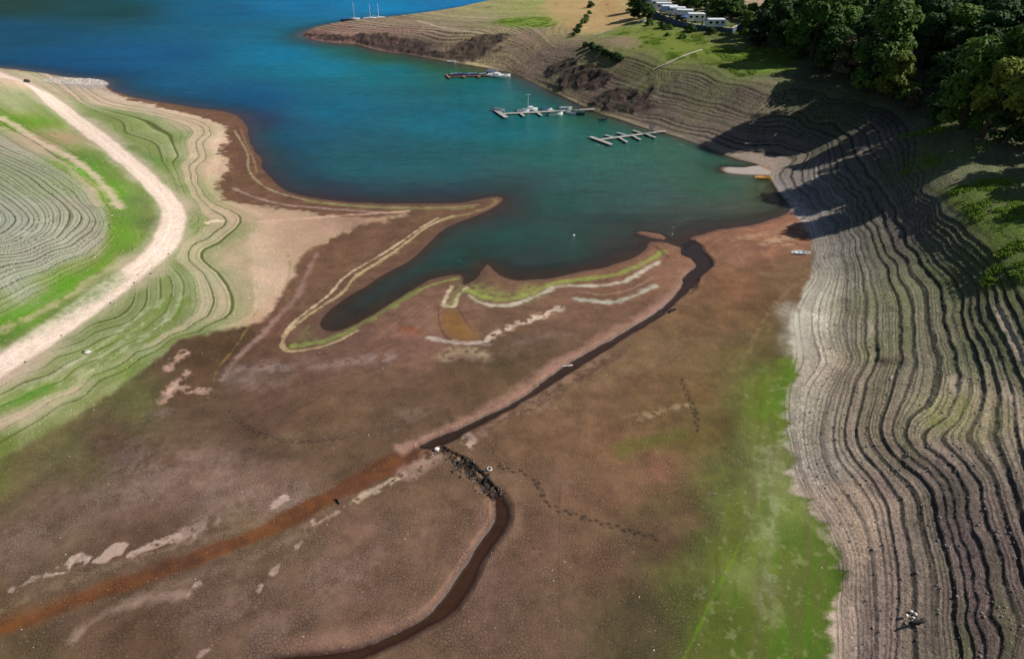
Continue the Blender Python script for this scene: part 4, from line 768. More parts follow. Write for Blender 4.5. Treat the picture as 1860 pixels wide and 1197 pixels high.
def tube(bm, pts, rads, seg=6):
    rings = []
    for i, p in enumerate(pts):
        p = Vector(p); a = Vector(pts[max(i - 1, 0)]); b = Vector(pts[min(i + 1, len(pts) - 1)]); d = (b - a).normalized()
        u = d.cross(Vector((0, 0, 1)) if abs(d.z) < .9 else Vector((1, 0, 0))).normalized(); w = d.cross(u)
        rings.append([bm.verts.new(p + (u * math.cos(t) + w * math.sin(t)) * rads[i]) for t in [2 * math.pi * k / seg for k in range(seg)]])
    for r0, r1 in zip(rings, rings[1:]):
        for k in range(seg): bm.faces.new([r0[k], r0[(k + 1) % seg], r1[(k + 1) % seg], r1[k]])
    bm.faces.new(rings[0][::-1]); bm.faces.new(rings[-1])
def copy_thing(src, loc, rz=0, sc=None, label=None, group=None):
    c = src.copy(); C.collection.objects.link(c); c.location = loc; c.rotation_euler = (0, 0, rz)
    if sc: c.scale = sc
    if label: c['label'] = label
    if group: c['group'] = group
    for ch in src.children:
        k = ch.copy(); C.collection.objects.link(k); k.parent = c
        for g_ in ch.children:
            q = g_.copy(); C.collection.objects.link(q); q.parent = k
    return c

# ------------------------------------------------------------------ trees
def foliage_mat(name, dark, light):
    m, nt, b, out = new_mat(name); oi = nd(nt, 'ShaderNodeObjectInfo'); g = nd(nt, 'ShaderNodeNewGeometry')
    n = nd(nt, 'ShaderNodeTexNoise'); n.inputs['Scale'].default_value = .7; n.inputs['Detail'].default_value = 3; nt.links.new(g.outputs['Position'], n.inputs['Vector'])
    f = mathn(nt, 'ADD', mathn(nt, 'MULTIPLY', n.outputs['Fac'], .9), mathn(nt, 'MULTIPLY_ADD', oi.outputs['Random'], .7, -.3), clamp=True)
    c = ramp(nt, f, [(.1, tuple(lin(dark)) + (1,)), (.9, tuple(lin(light)) + (1,))])
    nt.links.new(c, b.inputs['Base Color']); b.inputs['Roughness'].default_value = .7; b.inputs['Specular IOR Level'].default_value = .2
    tl = nd(nt, 'ShaderNodeBsdfTranslucent'); nt.links.new(c, tl.inputs[0]); mx_ = nd(nt, 'ShaderNodeMixShader'); mx_.inputs[0].default_value = .25
    nt.links.new(b.outputs[0], mx_.inputs[1]); nt.links.new(tl.outputs[0], mx_.inputs[2]); nt.links.new(mx_.outputs[0], out.inputs[0]); return m
leaf = foliage_mat('leaves_green', (42, 70, 28), (92, 122, 44)); leafy = foliage_mat('leaves_yellowing', (76, 96, 32), (124, 136, 50)); leafd = foliage_mat('leaves_deep_green', (32, 56, 28), (66, 94, 40)); leafb = foliage_mat('leaves_russet', (84, 80, 56), (120, 108, 76))
def quads_mesh(name, Cn, N1, size, rng, mat, parent=None):
    n = len(Cn); r = rng.normal(size=(n, 3)); u = np.cross(N1, r); u /= np.linalg.norm(u, axis=1)[:, None] + 1e-9; w = np.cross(N1, u); w /= np.linalg.norm(w, axis=1)[:, None] + 1e-9
    s = size[:, None]; V = np.stack([Cn - u * s - w * s * .6, Cn + u * s - w * s * .6, Cn + u * s + w * s * .6, Cn - u * s + w * s * .6], 1).reshape(-1, 3)
    me = bpy.data.meshes.new(name); me.vertices.add(len(V)); me.vertices.foreach_set('co', V.astype(f32).ravel()); me.loops.add(n * 4); me.loops.foreach_set('vertex_index', np.arange(n * 4, dtype=np.int32))
    me.polygons.add(n); me.polygons.foreach_set('loop_start', (np.arange(n) * 4).astype(np.int32)); me.update(calc_edges=True); me.materials.append(mat)
    o = bpy.data.objects.new(name, me); C.collection.objects.link(o)
    if parent: o.parent = parent
    return o
def make_tree(name, Ht_, R_, mat, seed, n_leaf=6200, lobes=26, base=.10, label='', cat='tree', group=None, lsz=.26):
    rng = np.random.default_rng(seed); t = thing(name, label, cat, (0, 0, -60), 0, group)
    bm = bmesh.new(); tube(bm, [(0, 0, -.6), (0.1, 0, Ht_ * .3), (-.1, .15, Ht_ * .6), (.05, .1, Ht_ * .85)], [Ht_ * .028, Ht_ * .02, Ht_ * .013, .04], 7)
    cs = []
    for k in range(lobes):
        a = rng.uniform(0, 2 * math.pi); q = rng.uniform(0, 1); zz = Ht_ * (base + (1 - base - .12) * q); rad = R_ * .62 * math.sqrt(max(.05, 1 - (q * 1.15 - .35) ** 2 * 1.1)) * rng.uniform(.45, 1.1)
        c = np.array([math.cos(a) * rad, math.sin(a) * rad, zz]); cs.append((c, R_ * rng.uniform(.24, .44)))
        if k % 2 == 0: tube(bm, [(0, 0, Ht_ * (.2 + .4 * q)), tuple(c * np.array([.5, .5, 1]) + np.array([0, 0, -.4])), tuple(c)], [Ht_ * .01, .06, .02], 5)
    mesh_obj('trunk', bm, M['bark'], t)
    cs.append((np.array([0, 0, Ht_ * .86]), R_ * .34)); Cn = []; Nn = []
    per = n_leaf // len(cs)
    for c, r in cs:
        d = rng.normal(size=(per, 3)); d /= np.linalg.norm(d, axis=1)[:, None]; d[:, 2] = np.where(d[:, 2] < -.35, -d[:, 2], d[:, 2])
        rr = r * (1 - np.abs(rng.normal(0, .16, per))); lump = 1 + .16 * np.sin(d[:, 0] * 7 + c[0]) * np.sin(d[:, 1] * 6 + c[1]) + .12 * np.sin(d[:, 2] * 9)
        P = c + d * (rr * lump)[:, None] * np.array([1, 1, .82]); Cn.append(P); Nn.append(d + rng.normal(0, .45, (per, 3)) + np.array([0, 0, .35]))
    Cn = np.concatenate(Cn); Nn = np.concatenate(Nn); Nn /= np.linalg.norm(Nn, axis=1)[:, None]
    quads_mesh('crown', Cn, Nn, rng.uniform(.6, 1.35, len(Cn)) * lsz, rng, mat, t); return t
protos = [make_tree('broadleaf_tree', 13, 5.2, leaf, 1), make_tree('broadleaf_tree', 14, 5.6, leafd, 2), make_tree('broadleaf_tree', 12, 4.6, leaf, 3, lobes=18), make_tree('broadleaf_tree', 13, 5, leafy, 4, lobes=17), make_tree('broadleaf_tree', 15, 5.0, leafd, 5, lobes=26), make_tree('broadleaf_tree', 10, 4.2, leafb, 6, n_leaf=2600, lobes=16)]
PH = [13, 14, 12, 13, 15, 10]; used = [False] * 6; rnd = random.Random(7)
def put_tree(k, x, y, hgt, label, group, z=None, wide=1.0, cat=None):
    s = hgt / PH[k]; loc = (x, y, (float(hz(x, y)) if z is None else z) - .25); rz = rnd.uniform(0, 6.28)
    if not used[k]: o = protos[k]; used[k] = True; o.location = loc; o.rotation_euler = (0, 0, rz); o['label'] = label; o['group'] = group
    else: o = copy_thing(protos[k], loc, rz, None, label, group)
    o.scale = (s * wide * rnd.uniform(.92, 1.08), s * wide * rnd.uniform(.92, 1.08), s); return o
EDGE = 'broadleaf trees along the edge of the wood'
FR = [(1352,72,9,3,'small yellow green tree beside the last caravan'),(1378,84,11,1,'dark rounded tree next to the yellow green tree by the caravans'),(1408,92,16,4,'tall dark tree second from the caravans end of the wood edge'),(1440,102,12,0,'mid green tree standing where the first long shadow starts'),(1472,112,21,2,'bright topped tree with a pale bare trunk at the wood edge'),(1508,126,12,1,'broad dark tree left of the biggest tree at the wood edge'),(1538,142,11,5,'brownish half bare tree poking out of the wood edge'),
      (1585,165,23,0,'biggest full crowned green tree at the wood edge'),(1616,180,12,3,'low bright yellow green tree in front of the biggest tree'),(1556,135,15,4,'tall dark tree behind the biggest tree at the wood edge'),(1655,196,5,5,'small grey brown half bare tree in the gap of the wood edge'),(1706,226,10,1,'low dark spreading tree right of the gap in the wood'),(1742,236,19,0,'green tree with sunlit crown right of the gap in the wood'),(1786,248,16,3,'tall yellowing tree with sunlit top near the right edge'),
      (1825,262,12,1,'dark dense tree between the yellowing trees at right'),(1858,275,22,3,'yellowing tree standing at the right edge of the photo'),(1712,196,14,1,'dark tree behind the low spreading tree right of the gap'),(1806,222,20,0,'tall green tree behind the yellowing tree near the right edge'),
      (1424,70,13,1,'dark tree in the second row behind the first long shadow'),(1455,78,14,2,'green tree in the second row behind the pale trunked tree'),(1490,90,13,4,'tall dark tree in the second row left of the big green tree'),(1525,104,14,0,'mid green tree in the second row beside the brownish tree'),(1395,60,13,2,'light green tree in the second row near the pale road'),(1362,48,8,3,'yellow green bushy tree in front of the pale road')]
for px, py, hh, k, lab in FR:
    x, y, z = pick(px, py); put_tree(k, x, y, hh * .94, lab, EDGE, wide=(.86 if hh > 15 else 1.15))
taken = [pick(a[0], a[1])[:2] for a in FR]; rr = random.Random(11); nb = 0
shade_px = []
for _ in range(6000):
    y = rr.uniform(94, 250); x = rr.uniform(84, 210)
    lx = 103 + max(0, 118 - y) * .3 if y < 150 else 103 - (y - 150) * .2
    if x < lx or nb >= 150: continue
    if y < 152 and x < 124: continue
    if any((x - a) ** 2 + (y - b) ** 2 < 5.6 ** 2 for a, b in taken): continue
    z = float(hz(x, y)); v = (CAM_H - z - 8) ; px = 930 + F * x / (y * CP + v * SP)
    if px > 1990: continue
    if x < 118 and px > 1625 and px < 1690 and y > 118: continue
    taken.append((x, y)); nb += 1
    put_tree(rr.choice([0, 1, 1, 4, 4, 2]), x, y, rr.uniform(11, 15), 'dark broadleaf tree in the shaded wood climbing the hillside', 'trees of the shaded hillside wood', wide=1.15)
for x, y, hh in [(101,112.5,19),(99,105.5,17),(98,97.5,18),(104,90.5,16)]: put_tree(0, x, y, hh, 'tree beyond the right edge of the photo', 'trees beyond the right edge', wide=.72)
# trees round the caravans
G3 = 'bushy trees around the caravan site'
for px, py, hh, k, lab, wd in [(1160,34,7.5,1,'dark bushy tree in front of the farthest caravans',1.25),(1176,38,6,2,'lower green bushy tree beside the dark one in front of the caravans',1.3),(1150,22,6.5,0,'green bushy tree at the sunny meadow edge by the caravans',1.2)]:
    x, y, z = pick(px, py); put_tree(k, x, y, hh, lab, G3, wide=wd)
for i, (px, py) in enumerate([(1236,12),(1250,16),(1264,20),(1280,24),(1296,28),(1312,32),(1330,34),(1228,4),(1246,6),(1262,9),(1278,13),(1294,17),(1312,21),(1330,26),(1346,30)]):
    x, y, z = at(px, py, 15.0); put_tree([0, 1, 2, 4][i % 4], x, y, rr.uniform(5, 7.5), 'green tree in the hedge row behind the caravans', 'hedge trees behind the caravans', wide=1.35)
# bushes on the drawdown slope
bush = make_tree('bush', 1.6, 1.5, leaf, 21, n_leaf=700, lobes=9, base=.1, lsz=.15); bushd = make_tree('bush', 1.8, 1.7, leafd, 22, n_leaf=800, lobes=10, base=.1, lsz=.15)
bd = {0: bush, 1: bushd}; bu = set()
def put_bush(k, px, py, s, label, group, cat='bush'):
    x, y, z = pick(px, py); s *= rnd.uniform(.8, 1.2)
    o = bd[k] if k not in bu else copy_thing(bd[k], (0, 0, 0)); bu.add(k); o.location = (x, y, z - .1); o.rotation_euler = (0, 0, rnd.uniform(0, 6)); o.scale = (s, s, s * .9); o['label'] = label; o['group'] = group; o['category'] = cat
for a in np.linspace(0, 1, 16): put_bush(1, 1062 + 66 * a + rnd.uniform(-2, 2), 84 + 28 * a + rnd.uniform(-2, 2), .85, 'dark green bush in the dense strip slanting down the stepped bank', 'bushes in the strip on the stepped bank')
for a in np.linspace(0, 1, 12): put_bush(1 if a < .5 else 0, 1042 + 28 * a + rnd.uniform(-3, 3), 66 - 38 * a + rnd.uniform(-3, 3), .9, 'green bush in the curved line below the dry meadow', 'bushes in the curved line below the meadow')
for px, py, s in [(1203,52,1.1),(1215,54,1.0),(1254,58,1.3),(1292,62,1.2),(1180,46,1.1),(1240,70,.9),(1212,66,.8)]: put_bush(0, px, py, s, 'pale green bush growing below the blue grey retaining wall', 'bushes below the retaining wall')
put_bush(1, 1073, 14, 1.1, 'single dark bush standing alone in the dry meadow', 'lone meadow bush'); put_bush(0, 1650, 180, 2.4, 'pale grey green bush alone in the shaded ground below the wood', 'lone shaded bush')

# ------------------------------------------------------------------ weeds and loose stones
rng = np.random.default_rng(5)
def scatter_idx(mask, n, rng):
    c = np.nonzero(mask)[0]; p = np.clip((Y[c] + 40), 40, 260) ** 2.0; return rng.choice(c, size=min(n, len(c)), replace=False, p=p / p.sum())
gm = (col[:, 1] > col[:, 0] * 1.18) & (mR > .5) & (H0 > 5.0) & (Y < 330) & (np.abs(XX.ravel()) < .64 * (Y + 40)) & (Y > 60) & (fbm(X, Y, 7, 3, 401) > -.1)
gm &= (fbm(X, Y, 2.6, 3, 402) > -.05); idx = scatter_idx(gm, 8000, rng); k = 6
Cn = np.repeat(np.stack([X[idx], Y[idx], H[idx]], 1), k, 0).astype(float); Cn += rng.normal(0, 1, Cn.shape) * np.array([.26, .26, .05]); Cn[:, 2] += .10
Nn = rng.normal(size=Cn.shape); Nn[:, 2] = np.abs(Nn[:, 2]) + .4; Nn /= np.linalg.norm(Nn, axis=1)[:, None]
weedm = foliage_mat('weeds_green', (88, 118, 30), (140, 166, 54)); w_ = quads_mesh('weeds', Cn, Nn, rng.uniform(.06, .14, len(Cn)), rng, weedm); w_['kind'] = 'stuff'
w_['label'] = 'low green weeds covering the upper stepped bank'; w_['category'] = 'weeds'
def stones(name, idx, smin, smax, mat, rng, label, flat=.6):
    ico = bmesh.new(); bmesh.ops.create_icosphere(ico, subdivisions=1, radius=1); ico.verts.ensure_lookup_table(); bv = np.array([v.co for v in ico.verts]); bf = np.array([[v.index for v in f.verts] for f in ico.faces]); ico.free()
    n = len(idx); s = (smin + (smax - smin) * rng.random(n) ** 4)[:, None, None]; V = bv[None] * (1 + rng.normal(0, .18, (n, len(bv), 1))) * s * np.stack([rng.uniform(.7, 1.3, n), rng.uniform(.7, 1.3, n), np.full(n, flat)], 1)[:, None]
    V = V + np.stack([X[idx], Y[idx], H[idx]], 1)[:, None]; Fc = bf[None] + (np.arange(n) * len(bv))[:, None, None]
    me = bpy.data.meshes.new(name); V = V.reshape(-1, 3); Fc = Fc.reshape(-1, 3); me.vertices.add(len(V)); me.vertices.foreach_set('co', V.astype(f32).ravel()); me.loops.add(Fc.size); me.loops.foreach_set('vertex_index', Fc.ravel().astype(np.int32)); me.polygons.add(len(Fc)); me.polygons.foreach_set('loop_start', (np.arange(len(Fc)) * 3).astype(np.int32)); me.update(calc_edges=True); me.materials.append(mat)
    o = bpy.data.objects.new(name, me); C.collection.objects.link(o); o['kind'] = 'stuff'; o['label'] = label; o['category'] = 'stones'; return o
inframe = (np.abs(XX.ravel()) < .64 * (Y + 40))
stones('loose_stones', scatter_idx(inframe & (mR > .5) & (H0 > .5) & (Y < 190), 9000, rng), .04, .17, M['stone'], rng, 'loose grey stones strewn over the stepped bank')
stones('pale_stones', scatter_idx(inframe & (mR > .5) & (H0 > .1) & (Y < 150), 500, rng), .04, .11, M['stonew'], rng, 'small pale stones dotted over the stepped bank')
spit = np.exp(-(((X - at(150, 150)[0]) / 13) ** 2 + ((Y - at(150, 151)[1]) / 6) ** 2)) > .45
stones('rubble', scatter_idx(spit & (H > .05), 700, rng), .10, .34, M['chalk'], rng, 'pale rubble heaped along the left headland')
stones('mud_pebbles', scatter_idx(inframe & (mR < .5) & (mL < .5) & (H > .1) & (Y < 110), 220, rng), .03, .09, M['stonew'], rng, 'tiny pale pebbles dotted over the dry mud')
stones('bank_pebbles', scatter_idx(inframe & (mL > .6) & (H > .1) & (Y < 170), 700, rng), .05, .14, M['stonew'], rng, 'tiny pale stones dotted over the green left bank')
stones('gully_stones', scatter_idx((d_rap < .5), 130, rng), .05, .24, M['stoned'], rng, 'dark wet stones lying in the rapids of the brook')
stones('gully_shingle', scatter_idx((d_rap < .6), 120, rng), .04, .14, M['stone'], rng, 'grey shingle along the rapids of the brook')
def boulder(name, loc, s, mat, label, group=None, seed=0, cat='stone', zs=.7):
    bm = bmesh.new(); bmesh.ops.create_icosphere(bm, subdivisions=2, radius=s); q = random.Random(seed)
    for v in bm.verts: v.co *= q.uniform(.8, 1.15); v.co.z *= zs
    o = mesh_obj(name, bm, mat); o.location = loc; return tag(o, label, cat, group)
TRK = [(152,640),(112,610),(201,551),(244,514),(306,462),(276,488),(250,500),(46,658),(192,296),(157,148),(90,238),(101,245),(119,345),(98,337),(95,353),(236,340),(298,325),(328,340),(241,452),(274,498)]
b0 = None
for i, (px, py) in enumerate(TRK):
    x, y, z = pick(px, py)
    if b0 is None: b0 = boulder('stone', (x, y, z + .06), .2, M['stoned'], 'dark stone lying on the left bank near the pale dirt track', 'dark stones near the dirt track', 3)
    else: c_ = b0.copy(); C.collection.objects.link(c_); c_.location = (x, y, z + .08); c_.rotation_euler = (0, 0, i); q = .4 + .07 * (i % 5); c_.scale = (q, q * 1.2, q)
x, y, z = pick(49, 150); boulder('boulder', (x, y, z + .3), .9, M['stoned'], 'big dark boulder on the track at the left headland', None, 5)
x, y, z = pick(793, 817); boulder('boulder', (x, y, z + .1), .34, M['stonew'], 'white boulder where the two brook beds meet', None, 8)
x, y, z = pick(152, 640); boulder('flat_stone', (x + .5, y, z + .05), .45, M['chalk'], 'pale flat stone at the lower edge of the dirt track', None, 9, zs=.3)

# driftwood, stump, tyre, litter
def log(px, py, L, ang, mat, label, r=.12, cat='driftwood', name='driftwood', bend=.12):
    x, y, z = pick(px, py); t = thing(name, label, cat, (x, y, z), math.radians(ang)); bm = bmesh.new()
    tube(bm, [(-L / 2, 0, r * .8), (-L * .15, L * bend, r), (L * .2, L * bend * .4, r * 1.1), (L / 2, 0, r * .9)], [r * .5, r * .9, r, r * .7], 7); mesh_obj('stem', bm, mat, t, True)
    for s_, a in ((-.2, .7), (.1, -.8), (.3, .6)):
        bm = bmesh.new(); tube(bm, [(L * s_, L * bend * .6, r), (L * s_ + L * .12, L * bend * .6 + a * L * .22, r * 1.6)], [r * .5, r * .2], 5); mesh_obj('branch', bm, mat, t, True)
log(1666, 1132, 1.6, 8, M['black'], 'charred dark log lying across the steps at lower right', .17, bend=.05)
log(1292, 899, 1.6, 20, M['stone'], 'grey stick lying on the green algae at lower right', .05); log(612, 911, 1.0, -50, M['black'], 'dark snag beside the rust coloured bed', .10)
log(1028, 666, 2.0, 15, M['chalk'], 'pale plank lying across the bank of the brook', .09, bend=.02); log(1222, 566, 1.6, 40, M['black'], 'dark root clump at the bend of the brook', .2)
log(1428, 364, 2.2, -20, M['stone'], 'short grey log at the waterline below the steps', .12); log(1462, 398, 1.6, 10, M['stone'], 'small grey branch where mud meets the stepped bank', .1)
log(1620, 687, 1.2, 60, M['chalk'], 'pale forked twig half way up the stepped bank', .05)
for i, (px, py, L, a) in enumerate([(838,832,2.2,-40),(862,853,2.4,-30),(876,880,2.0,-55),(850,842,1.6,10),(886,868,1.4,70)]): log(px, py, L, a, M['black'], ['black branch caught at the head of the rapids','black branch across the middle of the rapids','black branch above the lower pool of the rapids','short black branch beside the head branch in the rapids','short black branch on the right bank of the rapids'][i], .10)
for i, (dx, dy) in enumerate([(0, 0), (-.5, .2), (.35, .3), (-.2, -.35), (.1, .6)]):
    x, y, z = pick(1659, 1122); boulder('stone', (x + dx, y + dy, z + .06), .13 + .03 * (i % 3), M['stonew'], 'pale stone in the little heap beside the charred log', 'pale stones beside the charred log', 30 + i)
x, y, z = pick(889, 852.5); t = thing('tyre', 'old tyre lying flat on the mud beside the rapids', 'tyre', (x, y, z - .02)); bm = bmesh.new()
for i in range(28):
    a = i / 28 * 2 * math.pi
def torus(bm, R_, r, seg=28, cs=10, zc=0., fz=1.):
    rg = [[bm.verts.new(((R_ + r * math.cos(b_)) * math.cos(a), (R_ + r * math.cos(b_)) * math.sin(a), zc + fz * r * math.sin(b_))) for b_ in [2 * math.pi * j / cs for j in range(cs)]] for a in [2 * math.pi * i / seg for i in range(seg)]]
    for i in range(seg):
        for j in range(cs): bm.faces.new([rg[i][j], rg[(i + 1) % seg][j], rg[(i + 1) % seg][(j + 1) % cs], rg[i][(j + 1) % cs]])
torus(bm, .25, .085, zc=.1); mesh_obj('tread', bm, M['chalk'], t, True); bm = bmesh.new(); torus(bm, .19, .03, zc=.14); mesh_obj('bead', bm, M['rubber'], t, True)

# ------------------------------------------------------------------ boats
def hull_bm(L, B, D, open_=True, stern=.75, bowr=.35, n=14):
    """boat shell, bow at +x, waterline at z=0, optional open inside"""
    bm = bmesh.new(); secs = []
    for i in range(n + 1):
        s = i / n; x = -L / 2 + L * s; w = B / 2 * (stern + (1 - stern) * min(1, s / .4)) * (1 - max(0, (s - .5) / .5) ** 2.2); w = max(w, .015); sh = D * (.62 + bowr * s * s); kz = -D * .35 + max(0, s - .75) * D * 1.1
        pts = [(x, -w, sh), (x, -w * .92, sh * .3), (x, -w * .6, kz * .8), (x, 0, kz), (x, w * .6, kz * .8), (x, w * .92, sh * .3), (x, w, sh)]
        if open_:
            fi = max(w - .07, .004); fz = kz * .5 + .05; pts += [(x, fi, sh), (x, fi * .8, sh * .25), (x, 0, min(fz, sh * .2)), (x, -fi * .8, sh * .25), (x, -fi, sh)]
        secs.append([bm.verts.new(p) for p in pts])
    m_ = len(secs[0])
    for a, b_ in zip(secs, secs[1:]):
        for j in range(m_): bm.faces.new([a[j], a[(j + 1) % m_], b_[(j + 1) % m_], b_[j]])
    if open_:
        s0, s1 = secs[0], secs[-1]
        for sc_ in (s0, s1):
            for j, jj in ((0, 11), (1, 10), (2, 9)): pass
            bm.faces.new([sc_[0], sc_[1], sc_[10], sc_[11]]); bm.faces.new([sc_[1], sc_[2], sc_[3], sc_[9], sc_[10]]); bm.faces.new([sc_[3], sc_[4], sc_[5], sc_[8], sc_[9]]); bm.faces.new([sc_[5], sc_[6], sc_[7], sc_[8]])
    else:
        bm.faces.new(secs[0]); bm.faces.new(secs[-1])
    return bm
def rowboat(px, py, L, ang, mat, label, z=None, benches=True, inner='inner', group=None, tilt=0):
    x, y, zz = pick(px, py); z = zz if z is None else z; t = thing('rowing_boat', label, 'rowing boat', (x, y, z), math.radians(ang), group); t.rotation_euler[0] = tilt
    B = L * .36; mesh_obj('hull', hull_bm(L, B, .55), mat, t)
    for xx in (-L * .3, -.02, L * .24):
        bm = bmesh.new(); box(bm, xx - .11, xx + .11, -B * .40, B * .40, .2, .24); mesh_obj('bench', bm, M[inner], t)
    bm = bmesh.new(); tube(bm, [(-L * .34, B * .2, .28), (L * .2, B * .26, .3), (L * .34, B * .28, .32)], [.025, .025, .06], 5); mesh_obj('oar', bm, M[inner], t); return t
def motorboat(x, y, L, ang, label, cover=None, cabin=True, hull='white', group=None):
    t = thing('motorboat', label, 'motorboat', (x, y, 0), math.radians(ang), group); B = L * .38; mesh_obj('hull', hull_bm(L, B, .95, cover is None and not cabin), M[hull], t)
    if cover:
        bm = bmesh.new(); n = 8; pr = []
        for i in range(n + 1):
            s = i / n; xx = -L * .46 + L * .86 * s; w = B * .5 * (1 - max(0, (s - .45) / .6) ** 2); pr.append([bm.verts.new((xx, a * w, .62 + .22 * s + (1 - a * a) * .35)) for a in (-1, -.5, 0, .5, 1)])
        for a, b_ in zip(pr, pr[1:]):
            for j in range(4): bm.faces.new([a[j], a[j + 1], b_[j + 1], b_[j]])
        bm.faces.new(pr[0]); bm.faces.new(pr[-1]); mesh_obj('tarpaulin', bm, M[cover], t, True)
    elif cabin:
        bm = bmesh.new(); box(bm, -L * .12, L * .2, -B * .32, B * .32, .6, 1.25, .12); mesh_obj('cabin', bm, M['white'], t)
        bm = bmesh.new(); box(bm, L * .195, L * .205, -B * .26, B * .26, .85, 1.12); mesh_obj('windscreen', bm, M['glass'], t)
        bm = bmesh.new(); box(bm, -L * .42, -L * .16, -B * .34, B * .34, .58, .63); mesh_obj('cockpit', bm, M['grey'], t)
    bm = bmesh.new(); box(bm, -L * .55, -L * .49, -.14, .14, -.1, .85, .04); mesh_obj('outboard_motor', bm, M['dark'], t); return t
x, y, z = pick(1387, 325); rowboat(1387, 325, 3.6, -4, M['yellow'], 'yellow rowing boat lying at the waterline beside the pale shingle tongue', z=.12)
rowboat(1455, 461, 3.2, -6, M['white'], 'white rowing boat stranded on brown mud at the foot of the steps', inner='white')
rowboat(1096, 218, 2.9, 12, M['teal'], 'dark teal rowing boat afloat between the two lower jetties', z=0, inner='grey')
rowboat(820, 113.5, 3.4, -8, M['white'], 'small white rowing boat afloat under the dark crags', z=0, inner='white')
x, y, _ = at(800, 27, 0); motorboat(x, y, 5.0, 5, 'small white motorboat moored behind the low spit', None)
for i, (px, py, L, lab) in enumerate([(905, 7, 6, 'white motorboat farthest left in the row behind the spit'), (916, 6.2, 5, 'white motorboat in the middle of the row behind the spit'), (927, 5.0, 5, 'white motorboat nearest the meadow in the row behind the spit')]):
    x, y, _ = at(px, py, 0); motorboat(x, y, L, 8, lab, 'blue' if i == 1 else None, group='motorboats behind the spit')
def sailboat(px, py, L, Hm, ang, label, heel=0):
    x, y, _ = at(px, py, 0); t = thing('sailing_boat', label, 'sailing boat', (x, y, 0), math.radians(ang)); t.rotation_euler[0] = heel
    mesh_obj('hull', hull_bm(L, L * .32, .9, False), M['white'], t); bm = bmesh.new(); tube(bm, [(.3, 0, .5), (.3, 0, Hm)], [.10, .06], 6); mesh_obj('mast', bm, M['white'], t)
    bm = bmesh.new(); tube(bm, [(.3, 0, 1.3), (-L * .4, 0, 1.35)], [.06, .05], 6); mesh_obj('boom', bm, M['white'], t); bm = bmesh.new(); tube(bm, [(.3, 0, Hm), (L * .48, 0, .8)], [.02, .02], 4); tube(bm, [(.3, 0, Hm), (-L * .48, 0, .7)], [.02, .02], 4); mesh_obj('stays', bm, M['grey'], t)
    bm = bmesh.new(); box(bm, -.4, L * .25, -L * .09, L * .09, .5, .95, .08); mesh_obj('cabin', bm, M['white'], t)
sailboat(672, 35.5, 6, 6.2, 5, 'sailing boat with the shorter mast behind the spit'); sailboat(687, 35, 6.5, 6.5, 8, 'sailing boat with the taller mast behind the spit'); sailboat(643, 37, 5.5, 7.5, 5, 'sailing boat with white hull at the far left behind the spit')
x, y, _ = at(631, 38.5, 0); motorboat(x, y, 5, 5, 'dark hulled boat beside the sailing boats behind the spit', 'blue', hull='dark')
x, y, _ = at(1042, 428, 0); t = thing('buoy', 'white buoy floating alone over the shallows', 'buoy', (x, y, 0)); bm = bmesh.new(); bmesh.ops.create_uvsphere(bm, u_segments=12, v_segments=8, radius=.24); mesh_obj('float', bm, M['white'], t, True); bm = bmesh.new(); torus(bm, .07, .02, 12, 6, .27); mesh_obj('ring', bm, M['grey'], t)

# ------------------------------------------------------------------ jetties
def jetty(label, main, heads, fingers, deck, w=1.0, gate=None, gang=None, fw=.7):
    P0 = Vector(at(*main[0])); P1 = Vector(at(*main[1])); t = thing('jetty', label, 'jetty', tuple((P0 + P1) / 2), math.atan2(P1.y - P0.y, P1.x - P0.x), 'jetties on the lake')
    inv = (Matrix.Translation(t.location) @ Matrix.Rotation(t.rotation_euler[2], 4, 'Z')).inverted(); L = lambda p: inv @ Vector(at(*p))
    def piece(name, a, b_, ww, zt, mat, th=.14):
        a = L(a) if isinstance(a, tuple) and len(a) == 2 else a; b_ = L(b_) if isinstance(b_, tuple) and len(b_) == 2 else b_
        mid = (a + b_) / 2; ang = math.atan2(b_.y - a.y, b_.x - a.x); ln = (b_ - a).length / 2
        bm = bmesh.new(); box(bm, -ln, ln, -ww / 2, ww / 2, zt - th, zt); o = mesh_obj(name, bm, mat, t); o.location = (mid.x, mid.y, 0); o.rotation_euler[2] = ang
        bm = bmesh.new(); nfl = max(2, int(ln / 1.2))
        for i in range(nfl):
            xx = -ln + (i + .5) * 2 * ln / nfl; box(bm, xx - .4, xx + .4, -ww / 2 + .06, ww / 2 - .06, -.15, zt - th - .003)
        mesh_obj('float', bm, M['dark'], o); return o
    piece('walkway', main[0], main[1], w, .42, M[deck])
    for a, b_ in heads: piece('pontoon', a, b_, w * 1.25, .47, M[deck])
    for a, b_ in fingers: piece('finger', a, b_, fw, .45, M[deck], .12)
    if gate:
        g = L(gate); bm = bmesh.new()
        for yy in (-1.0, -.35, .35, 1.0): box(bm, g.x - .05, g.x + .05, yy - .05, yy + .05, .42, 2.6)
        for zz in (1.2, 1.9, 2.5): box(bm, g.x - .03, g.x + .03, -1.0, 1.0, zz, zz + .08)
        for k in range(9): box(bm, g.x - .02, g.x + .02, -1.0 + k * .25 - .015, -1.0 + k * .25 + .015, .5, 2.5)
        mesh_obj('gate', bm, M['grey'], t)
    if gang:
        a = L(gang[0]); xyz = pick(*gang[1]); b_ = inv @ Vector(xyz); a.z = .45; b_.z = xyz[2] + .25; bm = bmesh.new(); beam(bm, a, b_, .9, .1); mesh_obj('gangway', bm, M[deck], t)
    return t
